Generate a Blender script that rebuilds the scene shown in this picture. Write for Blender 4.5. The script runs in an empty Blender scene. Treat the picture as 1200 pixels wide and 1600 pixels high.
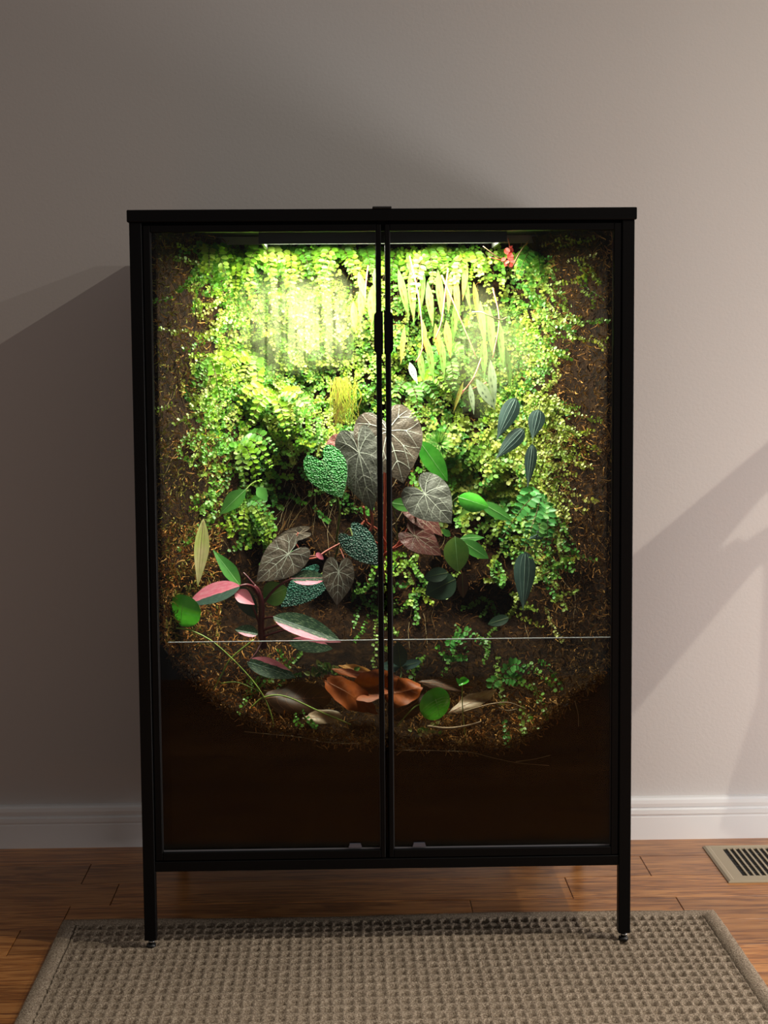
import bpy, math, random
import numpy as np
from mathutils import Vector, Matrix

random.seed(7)
rng = np.random.default_rng(11)
scene = bpy.context.scene
COL = scene.collection

# ------------------------------------------------------------------ camera
CAM = np.array([-0.0606, -2.6234, 0.9687])
YAW, PITCH, ROLL, FPX = 0.0225, 0.0935, -0.0077, 2585.65
fw = np.array([math.sin(YAW)*math.cos(PITCH), math.cos(YAW)*math.cos(PITCH), -math.sin(PITCH)])
rt = np.cross(fw, [0, 0, 1.0]); rt /= np.linalg.norm(rt)
up = np.cross(rt, fw)
c_, s_ = math.cos(ROLL), math.sin(ROLL)
rt, up = c_*rt + s_*up, -s_*rt + c_*up
cam_data = bpy.data.cameras.new('camera')
cam = bpy.data.objects.new('camera', cam_data)
COL.objects.link(cam)
M = Matrix.Identity(4)
for i in range(3):
    M[i][0], M[i][1], M[i][2], M[i][3] = rt[i], up[i], -fw[i], CAM[i]
cam.matrix_world = M
cam_data.sensor_fit = 'HORIZONTAL'
cam_data.sensor_width = 36.0
cam_data.lens = FPX/1200*36.0
cam_data.clip_start = 0.05
scene.camera = cam

# ------------------------------------------------------------------ world and room lights
world = bpy.data.worlds.new('world'); scene.world = world
world.use_nodes = True
bg = world.node_tree.nodes['Background']
bg.inputs[0].default_value = (0.80, 0.74, 0.70, 1)
bg.inputs[1].default_value = 0.21
vs = scene.view_settings
vs.view_transform = 'Standard'; vs.look = 'None'; vs.exposure = 0.0; vs.gamma = 1.0
vs.use_curve_mapping = False
scene.cycles.max_bounces = 8
scene.cycles.transparent_max_bounces = 24
scene.cycles.caustics_reflective = False
scene.cycles.caustics_refractive = False
scene.cycles.use_denoising = True

YW = 0.624                                   # the wall behind the cabinet
L1 = np.array([1.55, -0.80, 2.38])           # recessed ceiling lamps of the room
L2 = np.array([2.95, -0.85, 2.42])
def ceiling_lamp(name, loc, power, size, color, aim=None):
    ld = bpy.data.lights.new(name, 'AREA'); ld.shape = 'DISK'; ld.size = size
    ld.energy = power; ld.color = color
    o = bpy.data.objects.new(name, ld); COL.objects.link(o); o.location = loc
    if aim is not None:
        o.rotation_euler = (Vector(aim)-Vector(loc)).to_track_quat('-Z', 'Y').to_euler()
    return o
ceiling_lamp('ceiling_light', L1, 25.0, 0.012, (1.0, 0.93, 0.78), L1-[0, 0, 1])
ceiling_lamp('ceiling_light', L2, 36.0, 0.06, (1.0, 0.93, 0.86), L2-[0, 0, 1])
sd = bpy.data.lights.new('ceiling_spot', 'SPOT'); sd.energy = 100.0; sd.color = (1.0, 0.92, 0.82); sd.spot_size = math.radians(62); sd.spot_blend = 0.8; sd.shadow_soft_size = 0.03
so = bpy.data.objects.new('ceiling_spot', sd); COL.objects.link(so); so.location = (0.05, -1.25, 2.42)

# ------------------------------------------------------------------ helpers
def at(px, py, Y):
    d = rt*(px-600)/FPX + up*(800-py)/FPX + fw
    return CAM + d*((Y-CAM[1])/d[1])
def at_z(px, py, Z):
    d = rt*(px-600)/FPX + up*(800-py)/FPX + fw
    return CAM + d*((Z-CAM[2])/d[2])
def lin(c):
    c = c.lstrip('#'); out = []
    for i in (0, 2, 4):
        v = int(c[i:i+2], 16)/255
        out.append(v/12.92 if v <= 0.04045 else ((v+0.055)/1.055)**2.4)
    return tuple(out)
def nrm(v):
    v = np.asarray(v, float); n = np.linalg.norm(v); return v/n if n > 1e-12 else v

def tag(o, label=None, cat=None, group=None, kind=None):
    if label: o['label'] = label
    if cat: o['category'] = cat
    if group: o['group'] = group
    if kind: o['kind'] = kind
    return o
def empty(name, loc=(0, 0, 0), label=None, cat=None, group=None, kind=None):
    o = bpy.data.objects.new(name, None); COL.objects.link(o)
    o.location = tuple(float(v) for v in loc); o.empty_display_size = 0.02
    return tag(o, label, cat, group, kind)
def root_loc(o):
    while o.parent is not None: o = o.parent
    return np.array(o.location)
def mesh(name, verts, faces, material, parent=None, smooth=False, uv=None, col=None):
    """one mesh object from world-space verts"""
    v = np.asarray(verts, float)
    if parent is not None: v = v - root_loc(parent)
    me = bpy.data.meshes.new(name)
    if isinstance(faces, np.ndarray):
        n, k = faces.shape
        me.vertices.add(len(v)); me.vertices.foreach_set('co', v.astype(np.float32).ravel())
        me.loops.add(n*k); me.loops.foreach_set('vertex_index', faces.astype(np.int32).ravel())
        me.polygons.add(n); me.polygons.foreach_set('loop_start', np.arange(0, n*k, k, dtype=np.int32))
        me.update(calc_edges=True)
    else:
        me.from_pydata([tuple(p) for p in v], [], [tuple(f) for f in faces]); me.update()
    me.validate()
    if smooth:
        me.polygons.foreach_set('use_smooth', np.ones(len(me.polygons), bool))
    if uv is not None:
        lay = me.uv_layers.new(name='UVMap')
        idx = np.empty(len(me.loops), np.int32); me.loops.foreach_get('vertex_index', idx)
        lay.data.foreach_set('uv', np.asarray(uv, np.float32)[idx].ravel())
    if col is not None:
        a = me.color_attributes.new('Col', 'FLOAT_COLOR', 'POINT')
        cc = np.ones((len(v), 4), np.float32); cc[:, :3] = col
        a.data.foreach_set('color', cc.ravel())
    if material is not None: me.materials.append(material)
    o = bpy.data.objects.new(name, me); COL.objects.link(o)
    if parent is not None: o.parent = parent
    return o

class MB:
    def __init__(self): self.v = []; self.f = []
    def box(self, x0, x1, y0, y1, z0, z1, bev=0.0):
        n = len(self.v)
        if bev <= 0:
            self.v += [(x, y, z) for z in (z0, z1) for y in (y0, y1) for x in (x0, x1)]
            self.f += [tuple(n+i for i in q) for q in ((0,2,3,1),(4,5,7,6),(0,1,5,4),(2,6,7,3),(0,4,6,2),(1,3,7,5))]
            return self
        b = bev                                                    # chamfered box
        idx = {}
        for sx in (0, 1):
            for sy in (0, 1):
                for sz in (0, 1):
                    X, Y, Z = (x0, x1)[sx], (y0, y1)[sy], (z0, z1)[sz]
                    ix, iy, iz = (b, -b)[sx], (b, -b)[sy], (b, -b)[sz]
                    for ax, p in (('x', (X, Y+iy, Z+iz)), ('y', (X+ix, Y, Z+iz)), ('z', (X+ix, Y+iy, Z))):
                        idx[(sx, sy, sz, ax)] = len(self.v); self.v.append(p)
        g = lambda sx, sy, sz, a: idx[(sx, sy, sz, a)]
        for s in (0, 1):
            q = [g(s,0,0,'x'), g(s,1,0,'x'), g(s,1,1,'x'), g(s,0,1,'x')]; self.f.append(tuple(q if s else q[::-1]))
            q = [g(0,s,0,'y'), g(1,s,0,'y'), g(1,s,1,'y'), g(0,s,1,'y')]; self.f.append(tuple(q[::-1] if s else q))
            q = [g(0,0,s,'z'), g(1,0,s,'z'), g(1,1,s,'z'), g(0,1,s,'z')]; self.f.append(tuple(q if s else q[::-1]))
        for a in (0, 1):
            for c in (0, 1):
                self.f.append((g(0,a,c,'y'), g(1,a,c,'y'), g(1,a,c,'z'), g(0,a,c,'z')))
                self.f.append((g(a,0,c,'x'), g(a,1,c,'x'), g(a,1,c,'z'), g(a,0,c,'z')))
                self.f.append((g(a,c,0,'x'), g(a,c,1,'x'), g(a,c,1,'y'), g(a,c,0,'y')))
        for sx in (0, 1):
            for sy in (0, 1):
                for sz in (0, 1):
                    self.f.append((g(sx,sy,sz,'x'), g(sx,sy,sz,'y'), g(sx,sy,sz,'z')))
        return self
    def prism(self, pts, axis, a0, a1):
        """polygon in the two other axes, extruded along axis"""
        n = len(self.v); k = len(pts)
        for a in (a0, a1):
            for (p, q) in pts:
                self.v.append({'x': (a, p, q), 'y': (p, a, q), 'z': (p, q, a)}[axis])
        self.f.append(tuple(range(n, n+k))[::-1]); self.f.append(tuple(range(n+k, n+2*k)))
        for i in range(k):
            j = (i+1) % k
            self.f.append((n+i, n+j, n+k+j, n+k+i))
        return self
    def cyl(self, c, r0, r1, z0, z1, seg=16):
        n = len(self.v)
        for (r, z) in ((r0, z0), (r1, z1)):
            for i in range(seg):
                a = 2*math.pi*i/seg; self.v.append((c[0]+r*math.cos(a), c[1]+r*math.sin(a), z))
        self.f.append(tuple(range(n, n+seg))[::-1]); self.f.append(tuple(range(n+seg, n+2*seg)))
        for i in range(seg):
            j = (i+1) % seg; self.f.append((n+i, n+j, n+seg+j, n+seg+i))
        return self
    def build(self, name, material, parent=None, smooth=False):
        o = mesh(name, self.v, self.f, material, parent, smooth)
        import bmesh
        bm = bmesh.new(); bm.from_mesh(o.data); bmesh.ops.recalc_face_normals(bm, faces=bm.faces); bm.to_mesh(o.data); bm.free()
        return o

def catmull(P, n=8):
    P = np.asarray(P, float)
    if len(P) < 3:
        return np.array([P[0]+(P[-1]-P[0])*t for t in np.linspace(0, 1, n+1)])
    Q = np.vstack([2*P[0]-P[1], P, 2*P[-1]-P[-2]]); out = []
    for i in range(1, len(Q)-2):
        for t in np.linspace(0, 1, n, endpoint=False):
            a, b, c, d = Q[i-1], Q[i], Q[i+1], Q[i+2]
            out.append(0.5*((2*b)+(c-a)*t+(2*a-5*b+4*c-d)*t*t+(-a+3*b-3*c+d)*t**3))
    out.append(P[-1]); return np.array(out)
def tube_geo(P, r0, r1, seg=6):
    P = np.asarray(P, float); n = len(P); V = []; F = []
    ref = np.array([0.3, -0.9, 0.2])
    for i in range(n):
        t = nrm(P[min(i+1, n-1)]-P[max(i-1, 0)])
        a = nrm(np.cross(t, ref)); b = np.cross(t, a)
        r = r0+(r1-r0)*i/(n-1)
        for k in range(seg):
            w = 2*math.pi*k/seg; V.append(P[i]+r*(math.cos(w)*a+math.sin(w)*b))
    for i in range(n-1):
        for k in range(seg):
            l = (k+1) % seg
            F.append((i*seg+k, i*seg+l, (i+1)*seg+l, (i+1)*seg+k))
    F.append(tuple(range(seg))[::-1]); F.append(tuple(range((n-1)*seg, n*seg)))
    return V, F
def tube(name, P, r0, r1, material, parent=None, seg=6, sm=6):
    V, F = tube_geo(catmull(P, sm), r0, r1, seg)
    return mesh(name, V, F, material, parent, True)

# ------------------------------------------------------------------ materials
MATS = {}
def new_mat(name):
    m = bpy.data.materials.new(name); m.use_nodes = True; nt = m.node_tree
    b = nt.nodes['Principled BSDF']; MATS[name] = m
    return m, nt, b
def N(nt, typ, **kw):
    n = nt.nodes.new(typ)
    for k, v in kw.items(): setattr(n, k, v)
    return n
def setc(sock, c): sock.default_value = (c[0], c[1], c[2], 1)
def ramp(nt, stops):
    r = N(nt, 'ShaderNodeValToRGB'); e = r.color_ramp.elements
    while len(e) > len(stops): e.remove(e[-1])
    while len(e) < len(stops): e.new(0.5)
    for i, (p, c) in enumerate(stops):
        e[i].position = p; e[i].color = (c[0], c[1], c[2], 1)
    return r
def noise(nt, scale, detail=4, rough=0.55, vec=None):
    n = N(nt, 'ShaderNodeTexNoise'); n.inputs['Scale'].default_value = scale
    n.inputs['Detail'].default_value = detail; n.inputs['Roughness'].default_value = rough
    if vec is not None: nt.links.new(vec, n.inputs['Vector'])
    return n
def bump(nt, b, height, strength, dist):
    bp = N(nt, 'ShaderNodeBump'); bp.inputs['Strength'].default_value = strength; bp.inputs['Distance'].default_value = dist
    nt.links.new(height, bp.inputs['Height']); nt.links.new(bp.outputs[0], b.inputs['Normal']); return bp
def plain(name, c, rough=0.5, metal=0.0, spec=0.5):
    m, nt, b = new_mat(name); setc(b.inputs['Base Color'], c)
    b.inputs['Roughness'].default_value = rough; b.inputs['Metallic'].default_value = metal
    b.inputs['Specular IOR Level'].default_value = spec
    return m
def leafy(m, nt, b, color_out, trans=0.3, tint=(1.0, 1.0, 0.6)):
    """thin leaf: surface plus light shining through it"""
    out = nt.nodes['Material Output']
    tr = N(nt, 'ShaderNodeBsdfTranslucent'); mx = N(nt, 'ShaderNodeMixShader'); mx.inputs[0].default_value = trans
    mul = N(nt, 'ShaderNodeMixRGB', blend_type='MULTIPLY'); mul.inputs[0].default_value = 1
    setc(mul.inputs[2], tint); nt.links.new(color_out, mul.inputs[1]); nt.links.new(mul.outputs[0], tr.inputs[0])
    nt.links.new(color_out, b.inputs['Base Color'])
    nt.links.new(b.outputs[0], mx.inputs[1]); nt.links.new(tr.outputs[0], mx.inputs[2]); nt.links.new(mx.outputs[0], out.inputs[0])
def attr_leaf(name, rough=0.45, trans=0.3, spec=0.4):
    m, nt, b = new_mat(name); a = N(nt, 'ShaderNodeVertexColor', layer_name='Col')
    b.inputs['Roughness'].default_value = rough; b.inputs['Specular IOR Level'].default_value = spec
    leafy(m, nt, b, a.outputs[0], trans); return m
def noisy_leaf(name, c1, c2, scale=60, rough=0.4, trans=0.15, spec=0.5, bumpscale=None, bumpstr=0.4):
    m, nt, b = new_mat(name); tc = N(nt, 'ShaderNodeTexCoord')
    n = noise(nt, scale, 4, 0.6, tc.outputs['Object']); r = ramp(nt, [(0.35, c1), (0.65, c2)])
    nt.links.new(n.outputs[0], r.inputs[0])
    b.inputs['Roughness'].default_value = rough; b.inputs['Specular IOR Level'].default_value = spec
    leafy(m, nt, b, r.outputs[0], trans)
    if bumpscale:
        v = N(nt, 'ShaderNodeTexVoronoi'); v.inputs['Scale'].default_value = bumpscale
        nt.links.new(tc.outputs['Object'], v.inputs['Vector']); bump(nt, b, v.outputs['Distance'], bumpstr, 0.002 if bumpstr < .9 else .005)
    return m

# wall paint
m, nt, b = new_mat('wall_paint'); tc = N(nt, 'ShaderNodeTexCoord')
setc(b.inputs['Base Color'], (0.56, 0.522, 0.50)); b.inputs['Roughness'].default_value = 0.75
n1 = noise(nt, 160, 3, 0.6, tc.outputs['Object']); bump(nt, b, n1.outputs[0], 0.25, 0.0015)
plain('trim_paint', (0.80, 0.80, 0.80), 0.35)
# oak planks
m, nt, b = new_mat('oak'); tc = N(nt, 'ShaderNodeTexCoord'); oi = N(nt, 'ShaderNodeObjectInfo')
mp = N(nt, 'ShaderNodeMapping'); nt.links.new(tc.outputs['Object'], mp.inputs['Vector']); mp.inputs['Scale'].default_value = (1.2, 16, 1)
ad = N(nt, 'ShaderNodeVectorMath', operation='MULTIPLY_ADD')
cmb = N(nt, 'ShaderNodeCombineXYZ')
for i in range(3): nt.links.new(oi.outputs['Random'], cmb.inputs[i])
nt.links.new(cmb.outputs[0], ad.inputs[0]); ad.inputs[1].default_value = (37, 61, 0); nt.links.new(mp.outputs[0], ad.inputs[2])
g1 = noise(nt, 2.2, 5, 0.55, ad.outputs[0]); g1.inputs['Distortion'].default_value = 1.6
mp2 = N(nt, 'ShaderNodeMapping'); nt.links.new(ad.outputs[0], mp2.inputs['Vector']); mp2.inputs['Scale'].default_value = (4, 10, 1)
g2 = noise(nt, 3.0, 3, 0.6, mp2.outputs[0])
wv = N(nt, 'ShaderNodeMath', operation='MULTIPLY_ADD'); nt.links.new(g1.outputs[0], wv.inputs[0]); wv.inputs[1].default_value = 26.0
wv.inputs[2].default_value = 0.0
sn = N(nt, 'ShaderNodeMath', operation='SINE'); nt.links.new(wv.outputs[0], sn.inputs[0])
mx = N(nt, 'ShaderNodeMath', operation='MULTIPLY_ADD'); nt.links.new(sn.outputs[0], mx.inputs[0]); mx.inputs[1].default_value = 0.13
nt.links.new(g2.outputs[0], mx.inputs[2])
r = ramp(nt, [(0.30, lin('#6f3f1c')), (0.5, lin('#b07036')), (0.72, lin('#cc8f52'))])
nt.links.new(mx.outputs[0], r.inputs[0])
hs = N(nt, 'ShaderNodeHueSaturation'); nt.links.new(r.outputs[0], hs.inputs['Color'])
mr = N(nt, 'ShaderNodeMapRange'); nt.links.new(oi.outputs['Random'], mr.inputs[0]); mr.inputs[3].default_value = 0.8; mr.inputs[4].default_value = 1.12
nt.links.new(mr.outputs[0], hs.inputs['Value']); nt.links.new(hs.outputs[0], b.inputs['Base Color'])
b.inputs['Roughness'].default_value = 0.28; b.inputs['Specular IOR Level'].default_value = 0.45
bump(nt, b, mx.outputs[0], 0.15, 0.001)
plain('floor_gap', (0.012, 0.007, 0.004), 0.9)
# rug
m, nt, b = new_mat('rug'); tc = N(nt, 'ShaderNodeTexCoord')
n1 = noise(nt, 420, 2, 0.7, tc.outputs['Object']); r = ramp(nt, [(0.3, lin('#66584a')), (0.5, lin('#9b8a77')), (0.72, lin('#c8b8a2'))])
nt.links.new(n1.outputs[0], r.inputs[0]); nt.links.new(r.outputs[0], b.inputs['Base Color'])
b.inputs['Roughness'].default_value = 0.95; b.inputs['Specular IOR Level'].default_value = 0.1
n2 = noise(nt, 300, 3, 0.7, tc.outputs['Object']); bump(nt, b, n2.outputs[0], 0.9, 0.004)
# metals, vent
m, nt, b = new_mat('black_metal'); tc = N(nt, 'ShaderNodeTexCoord')
setc(b.inputs['Base Color'], (0.003, 0.0028, 0.003)); b.inputs['Roughness'].default_value = 0.45; b.inputs['Specular IOR Level'].default_value = 0.12
n1 = noise(nt, 900, 2, 0.5, tc.outputs['Object']); bump(nt, b, n1.outputs[0], 0.08, 0.0004)
plain('chrome', (0.55, 0.55, 0.55), 0.25, 1.0)
plain('black_plastic', (0.008, 0.008, 0.008), 0.4)
plain('vent_enamel', lin('#a3957c'), 0.45)
plain('vent_dark', (0.004, 0.004, 0.004), 0.8)
plain('silicone', (0.16, 0.16, 0.175), 0.35); plain('dark_seal', (0.05, 0.05, 0.055), 0.4)
plain('glass_edge', (0.34, 0.35, 0.37), 0.25)
plain('bumper_clear', (0.10, 0.10, 0.13), 0.15)
# glass: clear with a fresnel reflection
def glass(name, tint=(0.97, 0.985, 0.975), refl=0.3):
    m, nt, b = new_mat(name); nt.nodes.remove(b); out = nt.nodes['Material Output']
    t = N(nt, 'ShaderNodeBsdfTransparent'); setc(t.inputs[0], tint)
    g = N(nt, 'ShaderNodeBsdfGlossy'); g.inputs['Roughness'].default_value = 0.02; setc(g.inputs[0], (refl, refl, refl))
    f = N(nt, 'ShaderNodeFresnel'); f.inputs[0].default_value = 1.45
    mx = N(nt, 'ShaderNodeMixShader'); nt.links.new(f.outputs[0], mx.inputs[0]); nt.links.new(t.outputs[0], mx.inputs[1]); nt.links.new(g.outputs[0], mx.inputs[2])
    nt.links.new(mx.outputs[0], out.inputs[0]); return m
glass('door_glass'); glass('dam_glass', (0.96, 0.98, 0.97), 0.08)
# condensation: droplets and drip trails on the inside of the pane
def mist(name, cx, cz, rx, rz, amount):
    m, nt, b = new_mat(name); nt.nodes.remove(b); out = nt.nodes['Material Output']
    tc = N(nt, 'ShaderNodeTexCoord')
    mp = N(nt, 'ShaderNodeMapping'); nt.links.new(tc.outputs['Object'], mp.inputs['Vector'])
    mp.inputs['Location'].default_value = (-cx/rx, 0, -cz/rz); mp.inputs['Scale'].default_value = (1/rx, 0, 1/rz)
    ln = N(nt, 'ShaderNodeVectorMath', operation='LENGTH')
    wob = noise(nt, 14, 3, 0.6, tc.outputs['Object'])
    nt.links.new(mp.outputs[0], ln.inputs[0])
    a = N(nt, 'ShaderNodeMath', operation='MULTIPLY_ADD'); nt.links.new(wob.outputs[0], a.inputs[0]); a.inputs[1].default_value = 1.5
    nt.links.new(ln.outputs['Value'], a.inputs[2])
    fall = N(nt, 'ShaderNodeMapRange'); nt.links.new(a.outputs[0], fall.inputs[0])
    fall.inputs[1].default_value = 1.85; fall.inputs[2].default_value = 1.1; fall.inputs[3].default_value = 0; fall.inputs[4].default_value = amount
    mp2 = N(nt, 'ShaderNodeMapping'); nt.links.new(tc.outputs['Object'], mp2.inputs['Vector']); mp2.inputs['Scale'].default_value = (110, 1, 6)
    st = noise(nt, 1.0, 2, 0.5, mp2.outputs[0])
    sr = N(nt, 'ShaderNodeMapRange'); nt.links.new(st.outputs[0], sr.inputs[0]); sr.inputs[1].default_value = 0.34; sr.inputs[2].default_value = 0.50; sr.inputs[3].default_value = 0.35
    mu = N(nt, 'ShaderNodeMath', operation='MULTIPLY'); nt.links.new(fall.outputs[0], mu.inputs[0]); nt.links.new(sr.outputs[0], mu.inputs[1])
    t = N(nt, 'ShaderNodeBsdfTransparent'); tl = N(nt, 'ShaderNodeBsdfTranslucent'); setc(tl.inputs[0], (0.74, 0.86, 0.42))  # glow of the haze painted into the film as a yellow-green tint
    df = N(nt, 'ShaderNodeBsdfDiffuse'); setc(df.inputs[0], (0.6, 0.66, 0.45))
    m1 = N(nt, 'ShaderNodeMixShader'); m1.inputs[0].default_value = 0.15
    nt.links.new(tl.outputs[0], m1.inputs[1]); nt.links.new(df.outputs[0], m1.inputs[2])
    m2 = N(nt, 'ShaderNodeMixShader'); nt.links.new(mu.outputs[0], m2.inputs[0]); nt.links.new(t.outputs[0], m2.inputs[1]); nt.links.new(m1.outputs[0], m2.inputs[2])
    nt.links.new(m2.outputs[0], out.inputs[0]); return m
# soil, moss bank, fibres
m, nt, b = new_mat('soil'); tc = N(nt, 'ShaderNodeTexCoord')
n1 = noise(nt, 130, 5, 0.7, tc.outputs['Object']); r = ramp(nt, [(0.35, (0.0012, 0.0005, 0.0004)), (0.7, (0.0035, 0.0014, 0.0010)), (0.85, (0.012, 0.007, 0.005))])
nt.links.new(n1.outputs[0], r.inputs[0]); nt.links.new(r.outputs[0], b.inputs['Base Color']); b.inputs['Roughness'].default_value = 0.9
b.inputs['Specular IOR Level'].default_value = 0.15
m, nt, b = new_mat('moss_bank'); tc = N(nt, 'ShaderNodeTexCoord')
n1 = noise(nt, 55, 6, 0.7, tc.outputs['Object']); r = ramp(nt, [(0.3, lin('#0c0704')), (0.5, lin('#26170c')), (0.64, lin('#402a15')), (0.82, lin('#5f4726'))])
nt.links.new(n1.outputs[0], r.inputs[0]); nt.links.new(r.outputs[0], b.inputs['Base Color']); b.inputs['Roughness'].default_value = 0.95
b.inputs['Specular IOR Level'].default_value = 0.1
n2 = noise(nt, 120, 5, 0.75, tc.outputs['Object']); bump(nt, b, n2.outputs[0], 1.0, 0.012)
attr_leaf('fibre', 0.9, 0.1, 0.1)
attr_leaf('small_leaf', 0.4, 0.3, 0.4)

# ------------------------------------------------------------------ the room: wall, baseboard, floor planks
o = MB().box(-2.2, 2.4, YW, YW+0.1, 0, 2.75).build('wall_back', MATS['wall_paint']); tag(o, 'plain warm grey painted wall behind the cabinet', None, None, 'structure')
prof = [(0, 0), (-0.016, 0), (-0.016, 0.046), (-0.0145, 0.049), (-0.0145, 0.0515), (-0.0185, 0.0525), (-0.0185, 0.061), (-0.015, 0.0625), (-0.013, 0.066),
        (-0.0165, 0.067), (-0.0175, 0.074), (-0.0165, 0.081), (-0.012, 0.0845), (-0.004, 0.0855), (0, 0.0855)]
o = MB().prism([(YW+p, q) for p, q in prof], 'x', -2.2, 2.4).build('baseboard_back', MATS['trim_paint']); tag(o, 'white moulded baseboard along the grey wall', None, None, 'structure')

floor = empty('floor', (0, 0, 0), 'glossy brown oak plank floor', None, None, 'structure')
sub = MB().box(-2.2, 2.4, -2.3, YW+0.1, -0.05, -0.0035).build('subfloor', MATS['floor_gap'], floor)
PW = 0.122
rows = []
y1 = YW - 0.016
seam_px = {0: [(150, 1335), (1001, 1340)], 1: [(190, 1372), (886, 1380)], 2: [(735, 1410), (1060, 1408)], 3: [(40, 1440)], 4: [], 5: []}
ycur = 0.500
rows.append((ycur, YW))
while ycur > -2.2:
    rows.append((ycur-PW, ycur)); ycur -= PW
for i, (ya, yb) in enumerate(rows):
    cuts = []
    for (sx, sy) in seam_px.get(i-1, []):
        cuts.append(at_z(sx, sy, 0)[0])
    if not cuts:
        x = -2.2 + random.uniform(0.2, 0.9)
        while x < 2.3: cuts.append(x); x += random.uniform(0.5, 1.2)
    else:
        x = min(cuts)
        while x > -1.6: x -= random.uniform(0.6, 1.1); cuts.append(x)
        x = max(cuts)
        while x < 1.8: x += random.uniform(0.6, 1.1); cuts.append(x)
    cuts = [-2.2]+sorted(c for c in cuts if -2.1 < c < 2.3)+[2.4]
    for a, c in zip(cuts[:-1], cuts[1:]):
        MB().box(a+0.0006, c-0.0006, ya+0.0005, yb-0.0005, -0.012, 0.0, 0.0008).build('plank', MATS['oak'], floor)

# ------------------------------------------------------------------ rug
RZ = 0.011
cA, cB = at_z(98, 1437, RZ), at_z(1117, 1419, RZ)
ex = nrm((cB-cA)*[1, 1, 0]); ey = np.array([ex[1], -ex[0], 0])       # ey points to the viewer
RW = np.linalg.norm((cB-cA)[:2]); RL = 0.72
def rugp(u, v, z): return cA*[1, 1, 0] + ex*u + ey*v + np.array([0, 0, z])
rug = empty('doormat', rugp(RW/2, RL/2, 0), 'beige waffle-textured doormat under the front legs of the cabinet', 'doormat')
BW = 0.030
def rug_wave(u, v): return 0.0015*math.sin(u*9.0+1)*max(0, 1-v/0.08)
# border: a frame with rounded outer edge
def ring(u0, u1, v0, v1, prof, nseg=60):
    V = []; F = []
    loops = []
    for (ins, z) in prof:
        L = []
        for k in range(nseg): L.append((u0+ins+(u1-u0-2*ins)*k/nseg, v0+ins))
        for k in range(nseg): L.append((u1-ins, v0+ins+(v1-v0-2*ins)*k/nseg))
        for k in range(nseg): L.append((u1-ins-(u1-u0-2*ins)*k/nseg, v1-ins))
        for k in range(nseg): L.append((u0+ins, v1-ins-(v1-v0-2*ins)*k/nseg))
        loops.append(L)
        V += [rugp(u, v, z + (rug_wave(u, v)+random.uniform(-.0006, .0006) if z > 0.004 else 0)) for (u, v) in L]
    k = 4*nseg
    for i in range(len(prof)-1):
        for j in range(k):
            l = (j+1) % k; F.append((i*k+j, i*k+l, (i+1)*k+l, (i+1)*k+j))
    return V, F
V, F = ring(0, RW, 0, RL, [(0.0, 0.0), (0.0, 0.007), (0.003, 0.0105), (0.012, 0.011), (BW-0.004, 0.011), (BW-0.001, 0.006), (BW, 0.004)])
mesh('border', V, F, MATS['rug'], rug, True)
px_, py_ = 0.0166, 0.0275
nx = int((RW-2*BW)/px_); ny = int((RL-2*BW)/py_)
px_ = (RW-2*BW)/nx; py_ = (RL-2*BW)/ny
fr = [0.0, 0.17, 0.27, 0.73, 0.83]
us = np.array([BW+(i+f)*px_ for i in range(nx) for f in fr]+[RW-BW]); uf = np.array([f for i in range(nx) for f in fr]+[0])
vv = np.array([BW+(i+f)*py_ for i in range(ny) for f in fr]+[RL-BW]); vf = np.array([f for i in range(ny) for f in fr]+[0])
inu = ((uf > 0.2) & (uf < 0.8)).astype(float); inv = ((vf > 0.2) & (vf < 0.8)).astype(float)
Z = 0.0105 - 0.0085*np.outer(inv, inu) + rng.normal(0, 0.0006, (len(vv), len(us)))
Z += np.outer(0.0012*np.cos((vf-0.0)*2*np.pi), np.ones(len(us)))
for i, v in enumerate(vv): Z[i] += np.array([rug_wave(u, v) for u in us])
UU, VV = np.meshgrid(us, vv)
UU = UU + rng.normal(0, 0.0003, UU.shape); VV = VV + rng.normal(0, 0.0004, VV.shape)
P = (cA*[1, 1, 0])[None, None] + UU[..., None]*ex + VV[..., None]*ey; P[..., 2] = Z
def grid_faces(h, w):
    i = np.arange(h*w).reshape(h, w)
    return np.stack([i[:-1, :-1], i[:-1, 1:], i[1:, 1:], i[1:, :-1]], -1).reshape(-1, 4)
mesh('waffle_field', P.reshape(-1, 3), grid_faces(*UU.shape)[:, ::-1].copy(), MATS['rug'], rug, False)

# ------------------------------------------------------------------ floor vent
v0 = at_z(1099, 1321, 0.004); v1_ = at_z(1137, 1377, 0.004)
VX0, VX1 = (v0[0]+v1_[0])/2, (v0[0]+v1_[0])/2+0.30; VY1, VY0 = v0[1], v1_[1]
vent = empty('floor_vent', ((VX0+VX1)/2, (VY0+VY1)/2, 0), 'tan metal floor vent with dark slots beside the baseboard', 'floor vent')
SX0, SX1 = VX0+0.034, VX1-0.034; SY0, SY1 = VY0+0.033, VY1-0.020
V = []; F = []
def rect(x0, x1, y0, y1, z): return [(x0, y0, z), (x1, y0, z), (x1, y1, z), (x0, y1, z)]
loops = [rect(VX0, VX1, VY0, VY1, 0.0002), rect(VX0, VX1, VY0, VY1, 0.002), rect(VX0+.004, VX1-.004, VY0+.004, VY1-.004, 0.0045),
         rect(VX0+.011, VX1-.011, VY0+.010, VY1-.008, 0.0045), rect(VX0+.013, VX1-.013, VY0+.012, VY1-.009, 0.0035),
         rect(SX0, SX1, SY0, SY1, 0.0035), rect(SX0, SX1, SY0, SY1, 0.0005)]
for L in loops: V += L
for i in range(len(loops)-1):
    for j in range(4): F.append((i*4+j, i*4+(j+1) % 4, (i+1)*4+(j+1) % 4, (i+1)*4+j))
mesh('frame', V, F, MATS['vent_enamel'], vent)
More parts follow.
